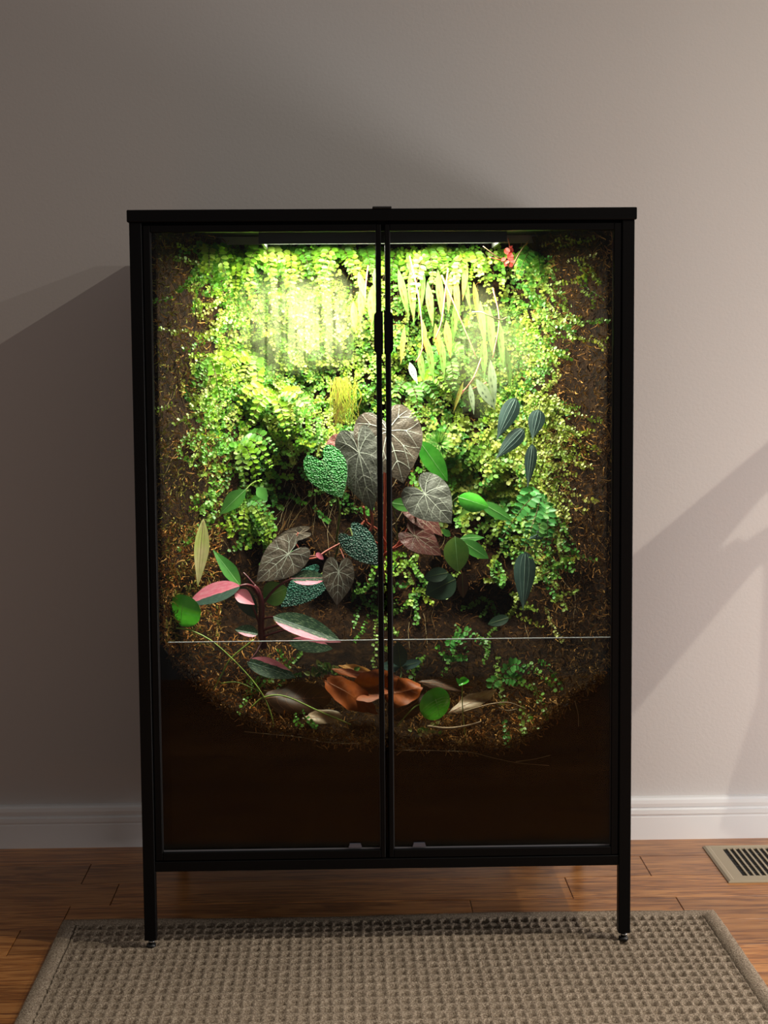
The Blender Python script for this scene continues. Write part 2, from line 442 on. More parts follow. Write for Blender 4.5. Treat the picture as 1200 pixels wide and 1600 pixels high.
MB().box(SX0, SX1, SY0, SY1, 0.0003, 0.0007).build('duct_opening', MATS['vent_dark'], vent)
ns = 20; pitch = (SX1-SX0)/ns
for k in range(1, ns):
    xc = SX0+k*pitch
    MB().box(xc-0.0021, xc+0.0021, SY0, SY1, 0.0008, 0.0035, 0.0004).build('slat', MATS['vent_enamel'], vent)
for k in range(4):
    yc = SY0+(k+0.8)*(SY1-SY0)/4.6
    MB().box(SX0, SX1, yc-0.0007, yc+0.0007, 0.0008, 0.0014).build('damper_bar', plain('damper_steel', (0.05, 0.05, 0.05), 0.4) if k == 0 else MATS['damper_steel'], vent)

# ------------------------------------------------------------------ unseen boards added out of view on the right to shadow the wall
def toward_lamp(px, py, yb):
    w = at(px, py, YW); t = (yb-YW)/(L1[1]-YW); return w+(L1-w)*t
YB = -0.10
blk = empty('shadow_blocker', (1.25, YB, 0), 'unseen white shadow blocker with slanting boards, added right of the floor vent', 'shadow blocker')
def slant(name, pts, m_):
    q = [toward_lamp(x, y, YB) for x, y in pts]
    MB().prism([(p[0], p[2]) for p in q], 'y', YB-0.008, YB+0.008).build(name, m_, blk)
slant('upper_shade_board', [(960, 900), (1330, 589), (1330, 640), (1192, 768), (1088, 893), (1040, 980), (960, 1010)], MATS['trim_paint'])
slant('lower_shade_board', [(960, 960), (1088, 893), (1146, 856), (1156, 863), (1192, 838), (1330, 770), (1330, 850), (1192, 868), (960, 1142)], MATS['trim_paint'])
slant('side_shade_board', [(1192, 1068), (1202, 830), (1330, 830), (1330, 1430), (1120, 1290)], MATS['trim_paint'])
MB().cyl((1.262, YB), 0.015, 0.013, 0.012, 1.72, 20).build('post', MATS['trim_paint'], blk, True)
MB().cyl((1.262, YB), 0.12, 0.115, 0.0, 0.012, 32).build('base', MATS['trim_paint'], blk)

# ------------------------------------------------------------------ fill light panel added on the floor to the right, out of view
PL = Vector((1.80, -0.30, 0.42))
fpanel = empty('fill_panel', PL, 'square fill light panel added out of view near the shadow blocker', 'lamp')
PQ = (Vector((0.75, 0.6, 0.0))-PL).to_track_quat('-Z', 'Y')
def panel_part(name, m_, mb_, world=False):
    v = [tuple((PL+PQ @ Vector(p)) if not world else Vector(p)) for p in mb_.v]
    return mesh(name, v, mb_.f, m_, fpanel)
panel_part('housing', MATS['black_plastic'], MB().box(-.265, .265, -.29, .29, .012, .04))
dm, nt, b = new_mat('fill_diffuser'); b.inputs['Emission Color'].default_value = (1, .97, .95, 1); b.inputs['Emission Strength'].default_value = 1.0
panel_part('diffuser', dm, MB().box(-.25, .25, -.275, .275, .006, .012))
pv = PL+PQ @ Vector((0, 0, .05))
panel_part('stand', MATS['black_plastic'], MB().box(pv.x-.015, pv.x+.015, pv.y-.015, pv.y+.015, .015, .45).box(pv.x-.16, pv.x+.16, pv.y-.12, pv.y+.12, 0.0, .015), True)
wl = bpy.data.lights.new('fill_light', 'AREA'); wl.shape = 'RECTANGLE'; wl.size = 0.5; wl.size_y = 0.55; wl.energy = 17.5; wl.color = (1.0, 0.97, 0.95)
wo = bpy.data.objects.new('fill_light', wl); COL.objects.link(wo); wo.parent = fpanel
wo.rotation_euler = PQ.to_euler()

# ------------------------------------------------------------------ cabinet
cab = empty('display_cabinet', (0, 0.28, 0), 'black metal display cabinet with two glass doors, used as a planted terrarium', 'cabinet')
K = MATS['black_metal']
MB().box(-0.4, 0.4, 0.0, 0.565, 1.181, 1.2, 0.0012).build('top_panel', K, cab)
PO, PI_ = 0.397, 0.3775
for sx in (-1, 1):
    for ya, yb in ((0.003, 0.0225), (0.5425, 0.562)):
        xa, xb = sorted((sx*PO, sx*PI_))
        leg = MB().box(xa, xb, ya, yb, 0.0245, 1.181, 0.0012).build('leg', K, cab)
        cx, cy = (xa+xb)/2, (ya+yb)/2
        z0 = 0.0105 if ya < 0.1 else 0.0
        f = MB().cyl((cx, cy), 0.0085, 0.0075, z0+0.0003, z0+0.006, 18).cyl((cx, cy), 0.0045, 0.0045, z0+0.006, 0.0245, 14).build('levelling_foot', MATS['black_plastic'], leg, True)
        MB().cyl((cx+0.001, cy-0.001), 0.0050, 0.0050, z0+0.009, z0+0.0118, 14).build('locknut', MATS['chrome'], leg, True)
    xa, xb = sorted((sx*PO, sx*PI_))
    MB().box(xa, xb, 0.0225, 0.5425, 0.139, 0.155, 0.001).build('side_rail', K, cab)
    xs = sx*0.387
    MB().box(xs-0.002, xs+0.002, 0.0225, 0.5425, 0.155, 1.181).build('side_pane', MATS['door_glass'], cab)
for ya in (0.004, 0.543):
    MB().box(-PI_, PI_, ya, ya+0.018, 0.139, 0.1555, 0.001).build('bottom_rail', K, cab)
MB().box(-PI_, PI_, 0.022, 0.543, 0.148, 0.1545).build('bottom_panel', K, cab)
MB().box(-PI_, PI_, 0.551, 0.558, 0.155, 1.181).build('back_panel', K, cab)
MB().box(-PI_, PI_, 0.0215, 0.028, 1.1665, 1.181).build('header_rail', K, cab)
MB().box(-0.016, 0.014, -0.0015, 0.03, 1.2, 1.2032, 0.0008).build('latch_plate', MATS['black_plastic'], cab)
D0, D1 = 0.004, 0.020                            # door depth
def door(sx):
    d = empty('door', (0, 0, 0)); d.location = (0, 0, 0); d.parent = cab
    d.matrix_parent_inverse = Matrix.Identity(4)
    return d
GZ0, GZ1 = 0.1705, 1.1655
for sx in (-1, 1):
    # the door's own body is its outer stile and rails, the rest hangs on it
    xo = sx*0.3760; xi = sx*0.0030; xg0, xg1 = sx*0.3645, sx*0.0108
    body = MB()
    a, c_2 = sorted((xo, xg0)); body.box(a, c_2, D0, D1, 0.1572, 1.1765, 0.001)
    d = body.build('door', K, cab)
    a, c_2 = sorted((xi, xg1)); MB().box(a, c_2, D0, D1, 0.1572, 1.1765, 0.001).build('inner_stile', K, d)
    a, c_2 = sorted((xg0, xg1))
    MB().box(a, c_2, D0, D1, GZ1, 1.1765, 0.0008).build('top_rail', K, d)
    MB().box(a, c_2, D0, D1, 0.1572, GZ0, 0.0008).build('lower_rail', K, d)
    MB().box(a, c_2, 0.012, 0.015, GZ0, GZ1).build('glass_pane', MATS['door_glass'], d)
    MB().box(a, a+0.0010, 0.0105, 0.012, GZ0, GZ1).box(c_2-0.0010, c_2, 0.0105, 0.012, GZ0, GZ1).build('glass_seal', MATS['dark_seal'], d)
    MB().box(a, c_2, 0.0105, 0.012, GZ0, GZ0+0.0022).build('glass_seal', MATS['silicone'], d)
    # handle: plate with rounded outer corners
    zc, hh, w, r_ = 1.0, 0.0345, 0.0142, 0.0085
    hx0 = sx*0.0009
    zt = at(600, 486, 0.0)[2]; zb = at(600, 553.5, 0.0)[2]
    pts = [(hx0, zb)]
    for k in range(7):
        t = math.pi/2*k/6; pts.append((hx0+sx*(w-r_+r_*math.sin(t)), zb+r_-r_*math.cos(t)))
    for k in range(7):
        t = math.pi/2*k/6; pts.append((hx0+sx*(w-r_+r_*math.cos(t)), zt-r_+r_*math.sin(t)))
    pts.append((hx0, zt))
    MB().prism(pts, 'y', -0.003, 0.0045).build('handle', K, d)
    bx_ = at(555 if sx < 0 else 655, 1315, 0.012)[0]
    MB().prism([(bx_-0.011, GZ0+0.003), (bx_-0.009, GZ0+0.0095), (bx_+0.009, GZ0+0.0095), (bx_+0.011, GZ0+0.003)], 'y', 0.0075, 0.012).build('bumper_pad', MATS['bumper_clear'], d)
    # condensation on the inside face
    if sx < 0: mm = mist('mist_left', at(470, 505, .016)[0], at(470, 505, .016)[2], 0.105, 0.08, 0.17)
    else: mm = mist('mist_right', at(765, 545, .016)[0], at(765, 545, .016)[2], 0.085, 0.09, 0.11)
    mesh('condensation', [(x-0*0, 0.0153, z) for x, z in ((a, 0.72), (c_2, 0.72), (c_2, GZ1), (a, GZ1))], [(0, 1, 2, 3)], mm, d)

# retaining pane across the planting bed
DZ = at(600, 999.5, 0.033)[2]
dam = MB().box(-0.352, 0.372, 0.030, 0.035, 0.156, DZ-0.0009).build('retaining_pane', MATS['dam_glass'], cab)
MB().box(-0.352, 0.372, 0.030, 0.035, DZ-0.0009, DZ+0.0002).build('polished_edge', MATS['glass_edge'], dam)

# ------------------------------------------------------------------ lamp inside the cabinet
LF = 0.062
la, lb = at(404, 372, LF)[0], at(792, 372, LF)[0]
LZ0 = at(600, 380, LF)[2]
lamp = empty('grow_lamp', ((la+lb)/2, 0.19, 1.176), 'slim black grow lamp bar under the cabinet top', 'lamp')
hb = MB().box(la, lb, LF, LF+0.004, LZ0, 1.179).box(la, lb, 0.294, 0.298, LZ0+.021, 1.179).box(la, la+.004, LF+.004, .294, LZ0+.006, 1.179).box(lb-.004, lb, LF+.004, .294, LZ0+.006, 1.179).box(la+.004, lb-.004, LF+.004, .294, LZ0+.022, 1.179)
hb.build('housing', MATS['black_plastic'], lamp)
m, nt, b = new_mat('diffuser'); b.inputs['Emission Color'].default_value = (1, 0.97, 0.75, 1); b.inputs['Emission Strength'].default_value = 12.0
MB().box(la+0.006, lb-0.006, LF+0.006, 0.292, LZ0+0.0195, LZ0+0.0215).build('diffuser', MATS['diffuser'], lamp)
ld = bpy.data.lights.new('grow_light', 'AREA'); ld.shape = 'RECTANGLE'; ld.size = lb-la-0.02; ld.size_y = 0.18
ld.energy = 12.5; ld.color = (1.0, 0.97, 0.82); ld.spread = math.radians(172)
o = bpy.data.objects.new('grow_light', ld); COL.objects.link(o); o.parent = lamp
o.location = (0, 0.0, LZ0+0.0185-1.176)
# cable clip and bracket seen above the lamp
o = MB().box(-0.385+0.012, 0.372, 0.30, 0.304, 1.1655, 1.179).build('ceiling_strip', MATS['silicone'], cab)

# ------------------------------------------------------------------ soil and moss bank
SL = [(205, 985), (250, 1008), (290, 1050), (330, 1095), (380, 1122), (430, 1142), (520, 1157), (600, 1163), (700, 1167), (790, 1168), (830, 1150), (862, 1118), (905, 1085), (955, 1045), (1000, 1020)]
SLX = np.array([at(x, y, 0.037)[0] for x, y in SL]); SLZ = np.array([at(x, y, 0.037)[2] for x, y in SL])
def zs(x): return np.interp(x, SLX, SLZ)+.0022*np.sin(np.asarray(x)*83+1)+.0018*np.sin(np.asarray(x)*171)+.0012*np.sin(np.asarray(x)*390+2)
_ph = rng.uniform(0, 6.28, (24, 3)); _fr = np.vstack([rng.normal(0, 22, (12, 2)), rng.normal(0, 70, (12, 2))]); _am = np.r_[np.full(12, 0.0042), np.full(12, 0.0020)]
def wob(x, z):
    s = 0
    for k in range(24): s = s+_am[k]*np.sin(_fr[k, 0]*x+_fr[k, 1]*z+_ph[k, 0])
    return s
def smin(a, b, k=0.05):
    h = np.clip(0.5+0.5*(b-a)/k, 0, 1); return b*(1-h)+a*h-k*h*(1-h)
def bank(x, z):
    x = np.asarray(x, float); z = np.asarray(z, float)
    back = 0.385+0*x
    side = 0.030+(0.362-np.abs(x))*3.0
    low = 0.040+np.maximum(z-zs(x), 0)*2.2
    y = smin(smin(back, side, 0.07), low, 0.06)
    w = wob(x, z)*np.clip((y-0.035)/0.06, 0, 1)*1.5
    return np.maximum(y+w, 0.0385)
_bx = np.linspace(-0.40, 0.40, 401); _bz = np.linspace(0.30, 1.20, 451)
_BT = bank(*np.meshgrid(_bx, _bz)).tolist()
def bank_s(x, z):
    u = min(max((x+0.40)/0.002, 0), 399.999); v = min(max((z-0.30)/0.002, 0), 449.999)
    i, j = int(u), int(v); u -= i; v -= j; A_, B_ = _BT[j], _BT[j+1]
    return (A_[i]*(1-u)+A_[i+1]*u)*(1-v)+(B_[i]*(1-u)+B_[i+1]*u)*v
_zt = zs(_bx).tolist()
def zs_s(x):
    return _zt[int(min(max((x+0.40)/0.002, 0), 400))]
gx = np.linspace(-0.372, 0.372, 190)
gt = np.linspace(0, 1, 200)
GX, GT = np.meshgrid(gx, gt)
ZB = zs(GX)-0.004; GZ = ZB+(1.176-ZB)*GT
GY = bank(GX, GZ)
P = np.stack([GX, GY, GZ], -1)
h_, w_ = GX.shape
# close it backwards so the bank is a solid mass
Pb = P.copy(); Pb[..., 1] = 0.549
V = np.vstack([P.reshape(-1, 3), Pb[[0, -1]].reshape(-1, 3)])
Fq = [grid_faces(h_, w_)]
n0 = h_*w_
i = np.arange(w_-1)
Fq.append(np.stack([n0+i, n0+i+1, i+1, i], -1)); t0 = (h_-1)*w_
Fq.append(np.stack([t0+i, t0+i+1, n0+w_+i+1, n0+w_+i], -1))
bk = mesh('moss_bank', V, np.vstack(Fq), MATS['moss_bank'], None, True)
tag(bk, 'brown mossy bank lining the back and sides of the terrarium', 'moss wall')
# soil bed against the retaining pane
xs = np.linspace(-0.372, 0.372, 120)
V = []; F = []
for x in xs:
    zt = float(zs(x)); V += [(x, 0.0362, 0.156), (x, 0.0362, zt-0.003), (x, 0.040, zt+0.001), (x, 0.548, zt+0.0), (x, 0.548, 0.156)]
for k in range(len(xs)-1):
    for j in range(5):
        l = (j+1) % 5; F.append((k*5+j, (k+1)*5+j, (k+1)*5+l, k*5+l))
F.append((0, 1, 2, 3, 4)); n = (len(xs)-1)*5; F.append((n+4, n+3, n+2, n+1, n))
tag(mesh('soil_bed', V, F, MATS['soil']), 'nearly black soil filling the bottom of the terrarium', 'soil')

# ------------------------------------------------------------------ fibres, small leaves
def px_on_bank(px, py):
    Y = 0.2
    for _ in range(14):
        p = at(px, py, Y); Y = 0.5*Y+0.5*bank_s(p[0], p[2])
    return at(px, py, Y)
def leaves_mesh(pos, d, n, size, width):
    """many small leaves, two folded quads each"""
    d = d/np.linalg.norm(d, axis=1, keepdims=True)
    n = n-(n*d).sum(1, keepdims=True)*d; n /= np.linalg.norm(n, axis=1, keepdims=True)+1e-9
    b = np.cross(d, n); s = size[:, None]; w = (size*width)[:, None]
    prof = [(0, 0, 0), (.28, .42, .10), (.72, .46, .08), (1, 0, -.06), (.72, -.46, .08), (.28, -.42, .10)]
    V = np.stack([pos+d*s*a+b*w*c+n*s*e for a, c, e in prof], 1)
    k = np.arange(len(pos))[:, None]*6
    F = np.vstack([k+np.array([[0, 1, 2, 3]]), k+np.array([[0, 3, 4, 5]])])
    return V.reshape(-1, 3), F
def pal(cols, n, jit=0.15):
    C = np.array([lin(c) for c in cols]); i = rng.integers(0, len(C), n)
    return np.clip(C[i]*(1+rng.normal(0, jit, (n, 1))), 0.001, 1)

def fibre_patch(name, zones, label, cat):
    V = []; F = []; Cc = []; n0 = 0
    for (x0, y0, x1, y1, cnt, ln, cols) in zones:
        px = rng.uniform(x0, x1, cnt); py = rng.uniform(y0, y1, cnt)
        C = pal(cols, cnt, 0.3)
        for a, b_, c in zip(px, py, C):
            p = px_on_bank(a, b_)
            p = p+np.array([0, -0.001, 0]); t = nrm(rng.normal(0, 1, 3)*[1, .6, 1]+[0, -.3, -.15]); w = rng.uniform(0.0003, 0.0009)
            L = ln*rng.uniform(0.5, 1.5); pts = [p]
            for k in range(3):
                t = nrm(t+rng.normal(0, .55, 3)); pts.append(pts[-1]+t*L/3)
                if pts[-1][1] < 0.037: pts[-1][1] = 0.037
            sd = nrm(np.cross(t, [0, -1, 0.2]))
            for q in pts: V.append(q+sd*w); V.append(q-sd*w); Cc.append(c); Cc.append(c)
            for k in range(3): F.append((n0+2*k, n0+2*k+1, n0+2*k+3, n0+2*k+2))
            n0 += 8
    return tag(mesh(name, V, np.array(F), MATS['fibre'], None, False, None, np.array(Cc)), label, cat, None, 'stuff')
BR = ['#6b4a26', '#8a6233', '#4a3018', '#a87b42', '#77592f', '#3a2412']
DK = ['#3a2412', '#54371b', '#2a180b', '#6b4a26', '#46301a', '#5c3a1c']
OR = ['#a8672f', '#c98f4e', '#8a5426', '#b98a55', '#6b3f1c']
GM = ['#7d7a34', '#5e5c22', '#8f8a44', '#6b5a28']
fibre_patch('moss_fibres', [(236, 365, 330, 700, 2000, .012, BR+GM), (236, 680, 360, 830, 1500, .012, BR+GM+['#8f8a44']), (236, 820, 345, 1010, 2800, .013, OR+GM+['#d0a060', '#c08848'])],
            'dry brown and olive moss on the left side of the terrarium', 'moss')
fibre_patch('moss_fibres', [(860, 365, 958, 700, 2000, .012, BR), (850, 680, 958, 1050, 3400, .014, BR+DK)],
            'dry rusty brown moss on the right side of the terrarium', 'moss')
fibre_patch('moss_fibres', [(300, 360, 900, 700, 2200, .012, BR+GM), (330, 680, 870, 1000, 6000, .014, DK), (260, 1000, 460, 1150, 2600, .014, OR), (420, 1040, 640, 1165, 1500, .013, BR),
                            (640, 1090, 880, 1172, 2600, .014, BR+OR), (600, 1000, 900, 1100, 2000, .013, DK), (830, 1030, 950, 1110, 500, .013, BR)],
            'brown root fibres and moss across the back and ground of the terrarium', 'moss')

def edge_fibres():
    V = []; F = []; Cc = []; n0 = 0
    for k in range(2600):
        x = rng.uniform(-0.35, 0.355); p = np.array([x, 0.0357, zs_s(x)+rng.normal(0.001, 0.0045)])
        a = rng.uniform(0, 6.28); L = rng.uniform(.004, .012); w = rng.uniform(.0003, .0008); c = np.array(lin(random.choice(OR+BR+DK)))*rng.uniform(.5, 1.1); pts = [p]
        for q in range(3):
            a += rng.normal(0, .6); pts.append(pts[-1]+np.array([math.cos(a), 0, math.sin(a)])*L/3)
        sd = np.array([-math.sin(a), 0, math.cos(a)])
        for q in pts: V.append(q+sd*w); V.append(q-sd*w); Cc += [c, c]
        for q in range(3): F.append((n0+2*q, n0+2*q+1, n0+2*q+3, n0+2*q+2))
        n0 += 8
    tag(mesh('moss_fibres', V, np.array(F), MATS['fibre'], None, False, None, np.array(Cc)), 'ragged moss fringe along the soil line behind the glass', 'moss', None, 'stuff')
edge_fibres()
def creeper(name, zones, label):
    """trailing stems with paired round leaves, growing over the bank"""
    pos = []; dr = []; nm = []; sz = []; cl = []; TV = []; TF = []
    for (x0, y0, x1, y1, cnt, size, cols, out) in zones:
        P_ = rng.uniform([x0, y0], [x1, y1], (cnt, 2)); C = np.array([lin(c) for c in cols])
        for (a, b_) in P_:
            p = px_on_bank(a, b_); x, z = p[0], p[2]
            ang = rng.normal(-1.57, 0.8); L = rng.uniform(0.025, 0.065); step = size*0.62; k = int(L/step)
            base_c = C[rng.integers(len(C))]*rng.uniform(.8, 1.2); off = rng.uniform(0.001, out*.5); od = rng.uniform(0.2, 1)*out/k
            pts = []
            for q in range(k):
                ang += rng.normal(0, .18); x += math.cos(ang)*step; z += math.sin(ang)*step
                if abs(x) > 0.366 or z > 1.172 or z < zs_s(x): break
                off += od; y = max(bank_s(x, z)-off, 0.038); c = np.array([x, y, z]); pts.append(c)
                sd = 1 if q % 2 else -1
                for s2 in ((sd,) if rng.random() < .4 else (1, -1)):
                    a2 = ang+s2*rng.uniform(.7, 1.4)
                    d = np.array([math.cos(a2), -rng.uniform(0.1, .7), math.sin(a2)])
                    pos.append(c); dr.append(d); nm.append(np.array([rng.normal(0, .45), -0.75, rng.uniform(-.1, 1.1)]))
                    sz.append(size*rng.uniform(.65, 1.25)); cl.append(np.clip(base_c*rng.uniform(.75, 1.25), 0, 1))
            if len(pts) > 2:
                V, F = tube_geo(np.array(pts), .0005, .0003, 3); F = [f for f in F if len(f) == 4]
                n = len(TV); TV += V; TF += [tuple(n+i for i in f) for f in F]
    pos, dr, nm, sz, cl = map(np.array, (pos, dr, nm, sz, cl))
    V, F = leaves_mesh(pos, dr, nm, sz, 0.92*np.ones(len(sz)))
    nl = len(V)
    V = np.vstack([V, np.array(TV)]); F = np.vstack([F, np.array(TF)+nl])
    Cc = np.vstack([np.repeat(cl, 6, 0), np.tile(lin('#4a4a1c'), (len(TV), 1))])
    return tag(mesh(name, V, F, MATS['small_leaf'], None, False, None, Cc), label, 'creeper', None, 'stuff')
LIME = ['#8fc032', '#74a82a', '#a8c840', '#5a9024', '#a0c050', '#4c8022']
YEL = ['#a3b04a', '#8ea03c', '#b8bd63', '#7f9a3a', '#94b04f']
GRN = ['#5f9a38', '#4c8a35', '#74a646', '#6c9b3a', '#8db04d']
creeper('creeping_fig', [(330, 430, 600, 560, 310, .0058, LIME+YEL, .02), (325, 550, 600, 690, 370, .0058, LIME+YEL+GRN, .025), (270, 420, 325, 680, 20, .0055, YEL+GRN, .012),
                         (310, 372, 460, 450, 110, .006, GRN+LIME, .02)],
        'carpet of tiny lime green creeper leaves on the upper left of the bank')
creeper('creeping_fig', [(608, 470, 850, 640, 330, .0060, LIME+YEL+GRN, .02), (790, 380, 870, 560, 80, .006, GRN+YEL, .015), (850, 400, 925, 690, 20, .0052, YEL+GRN, .012)],
        'carpet of tiny green creeper leaves on the upper right of the bank')
creeper('creeping_fig', [(650, 650, 800, 800, 190, .0088, YEL+GRN, .025), (770, 610, 870, 780, 240, .0058, YEL, .02), (765, 780, 890, 880, 85, .0066, GRN+YEL, .02), (790, 890, 920, 960, 14, .006, YEL, .012)],
        'dense round-leaved creeper spreading right of the large grey begonia leaves')
creeper('creeping_fig', [(330, 660, 430, 830, 95, .0068, LIME+GRN, .02), (450, 690, 560, 800, 14, .006, GRN, .012), (395, 1005, 470, 1100, 10, .006, GRN, .03)],
        'light green creeper leaves tumbling down the left side above the pale strap leaf')
creeper('creeping_fig', [(600, 860, 665, 935, 22, .0062, GRN+LIME, .012), (640, 1005, 760, 1030, 5, .007, GRN, .02), (770, 1010, 840, 1140, 9, .0068, GRN, .03), (560, 870, 600, 1010, 12, .006, GRN, .02), (690, 890, 780, 990, 9, .006, GRN, .015)],
        'sparse green creeper sprigs hanging over the dark ground on the right')

# ------------------------------------------------------------------ ferns
def frond_geo(P, lw, ll, cols, pairs, roundness=.62):
    """pinnate frond along curve P: leaflets in pairs"""
    Q = catmull(P, 10); n = len(Q); pos = []; dr = []; nm = []; sz = []
    idx = np.linspace(1, n-1, pairs)
    for q, t in enumerate(idx):
        i = int(t); c = Q[i]; tg = nrm(Q[min(i+1, n-1)]-Q[i-1]); f = q/(pairs-1)
        s = ll*(0.55+0.9*min(f*3, 1))*(1-0.72*f**2.2)
        nn = nrm(np.array([rng.normal(0, .12), -.8, .45])); sd = nrm(np.cross(tg, nn))
        for k in (-1, 1):
            pos.append(c); dr.append(sd*k+tg*.25+rng.normal(0, .08, 3)+[0, -.12, -.1]); nm.append(nn+rng.normal(0, .18, 3)); sz.append(s*rng.uniform(.88, 1.1))
    pos.append(Q[-1]); dr.append(nrm(Q[-1]-Q[-2])); nm.append(np.array([0, -.9, .4])); sz.append(ll*.4)
    pos, dr, nm, sz = map(np.array, (pos, dr, nm, sz))
    V, F = leaves_mesh(pos, dr, nm, sz, roundness*np.ones(len(sz)))
    base = pal(cols, 1, .1)[0]; C = np.clip(np.repeat(base[None]*rng.uniform(.8, 1.2, (len(pos), 1)), 6, 0), 0, 1)
    return Q, V, F, C
plain('fern_stalk', lin('#4d3a1a'), 0.5)
def fern(px, py, fronds, label, ll=.012, cols=LIME, rd=.62):
    r0 = px_on_bank(px, py); t = empty('fern', r0, label, 'fern', 'small ferns on the bank')
    for (dx, dy, outd, pairs) in fronds:
        Yb = float(r0[1]); tip = at(px+dx, py+dy, max(Yb-outd, .045)); mid = (r0+tip)/2+np.array([0, -outd*.35, abs(dx)*.0002+.012])
        mid[1] = max(mid[1], .042)
        Q, V, F, C = frond_geo([r0, mid, tip], 1, ll, cols, pairs, rd)
        TV, TF = tube_geo(Q, .0009, .0004, 4)
        st = mesh('frond', TV, TF, MATS['fern_stalk'], t, True)
        tag(mesh('leaflets', V, F, MATS['small_leaf'], st, False, None, C), kind='stuff')
    return t
def rf(n, w, h0, h1, out=.06, p=12):
    return [(random.uniform(-w, w), random.uniform(h0, h1), random.uniform(out*.4, out), p+random.randint(-2, 3)) for _ in range(n)]
top = [(330, 385, 'fern in the top left corner next to the brown moss'), (372, 388, 'fern second from the top left corner, left of the lamp bar'), (415, 388, 'fern hanging under the left end of the lamp bar'),
       (455, 390, 'fern with oblong leaflets under the lamp bar, left of the misted glass'), (495, 388, 'fern hanging under the lamp bar above the misted glass'), (530, 386, 'fern with a long straight frond above the misted glass patch'),
       (565, 390, 'fern just left of the door gap under the lamp'), (625, 390, 'fern just right of the door gap under the lamp'), (665, 388, 'fern above the spotted begonia leaves, second right of the door gap'),
       (700, 386, 'fern above the spotted begonia leaves, third right of the door gap'), (735, 392, 'fern left of the red flower spike under the lamp'), (835, 395, 'dark green fern in the top right corner beside the brown moss')]
creeper('creeping_fig', [(320, 380, 800, 396, 120, .0075, LIME, .05)], 'fringe of lime leaves right under the lamp bar')
for (x, y, lb_) in top:
    fern(x, y, rf(6, 38, 35, 95, .07, 13), lb_, .0115, LIME if x < 800 else GRN, .66)
fern(330, 560, rf(7, 60, 10, 90, .08, 14), 'feathery green fern on the left side below the misted glass', .0105, GRN+LIME)
fern(405, 570, rf(6, 60, 0, 60, .09, 13), 'bright fern left of centre below the drip trails', .0115, LIME)
fern(430, 620, [(60, 25, .09, 14), (75, 50, .10, 14), (-40, 45, .08, 12), (20, 60, .09, 12), (-60, 15, .07, 12)], 'spreading fern left of the drooping thread moss', .012, GRN+LIME)
fern(375, 690, [(55, 12, .10, 13), (48, 38, .09, 12), (30, 60, .08, 11), (-35, 40, .06, 10), (10, 75, .07, 10)], 'fern with pale tips above the pair of pointed green leaves', .012, GRN+LIME)
fern(385, 790, [(32, 38, .06, 10), (30, 12, .06, 9), (-5, 45, .05, 9), (45, 20, .05, 8)], 'small fern below the pair of pointed green leaves', .0095, LIME+GRN)
fern(640, 600, [(60, 10, .09, 14), (50, 35, .08, 13), (15, 50, .11, 12), (-25, 30, .07, 12), (75, -15, .08, 12)], 'fern right of the door gap above the largest grey begonia leaf', .012, LIME)
fern(700, 560, rf(5, 40, -10, 45, .07, 12), 'fern between the two groups of spotted leaves', .0115, GRN+LIME)
fern(845, 770, [(-15, 100, .19, 16), (-62, 72, .18, 16), (8, 92, .17, 14), (15, 70, .06, 12), (30, 40, .05, 11), (-45, 35, .08, 12), (20, 105, .06, 12), (-30, 92, .19, 15)], 'fern with blue-green fronds above the hanging striped leaf', .0125, ['#4f9a4a', '#5fae5a', '#7cbc62'])
fern(780, 1060, [(-5, 75, .05, 13), (45, -10, .04, 9), (50, 40, .05, 10), (-20, 40, .04, 9)], 'fern at the lower right beside the tan dry leaf', .011, ['#4f9a42', '#5da64a', '#3f8a3c'])
fern(705, 1000, [(-5, 30, .03, 8), (25, 18, .04, 8), (45, 5, .04, 8)], 'little fern sprig hanging at the pane edge on the right', .0085, ['#4f9a42', '#5da64a'])
fern(615, 660, [(35, -5, .20, 10), (25, 3, .20, 9)], 'short light green fern tip lying over the largest grey leaf', .010, LIME)

# ------------------------------------------------------------------ large leaves
HEART = [(0, 0), (-.13, .03), (-.31, .11), (-.44, .32), (-.45, .58), (-.33, .83), (-.10, .98), (.16, 1.0), (.40, .86), (.62, .60), (.80, .33), (.92, .13), (1, 0)]
CORD = [(0, 0), (-.05, .12), (-.20, .28), (-.27, .52), (-.20, .78), (0, .96), (.20, 1.0), (.42, .90), (.62, .68), (.80, .40), (.93, .15), (1, 0)]
OVAL = [(0, 0), (.03, .25), (.12, .62), (.26, .90), (.42, 1.0), (.60, .92), (.78, .64), (.92, .27), (1, 0)]
DROP = [(0, 0), (.03, .35), (.10, .72), (.22, .96), (.34, 1.0), (.50, .86), (.68, .56), (.83, .25), (.93, .07), (1, 0)]
LANCE = [(0, 0), (.06, .28), (.18, .68), (.33, .95), (.45, 1.0), (.62, .80), (.80, .44), (.93, .15), (1, 0)]
ROUND = [(-.48, 0), (-.44, .35), (-.28, .70), (0, .95), (.25, 1.0), (.55, .92), (.82, .62), (.96, .28), (1, 0)]
SHAPES = dict(heart=(HEART, .12), cord=(CORD, .15), oval=(OVAL, .45), lance=(LANCE, .45), drop=(DROP, .38), round=(ROUND, .25))
def ym(Y): return Y if Y < .08 else .08+(Y-.08)*1.3
def outline(shape):
    P = np.array(SHAPES[shape][0], float); Q = catmull(P, 4)
    Q[:, 1] = np.maximum(Q[:, 1], 0)
    L = Q.copy(); L[:, 1] *= -1
    return np.vstack([Q, L[-2:0:-1]])
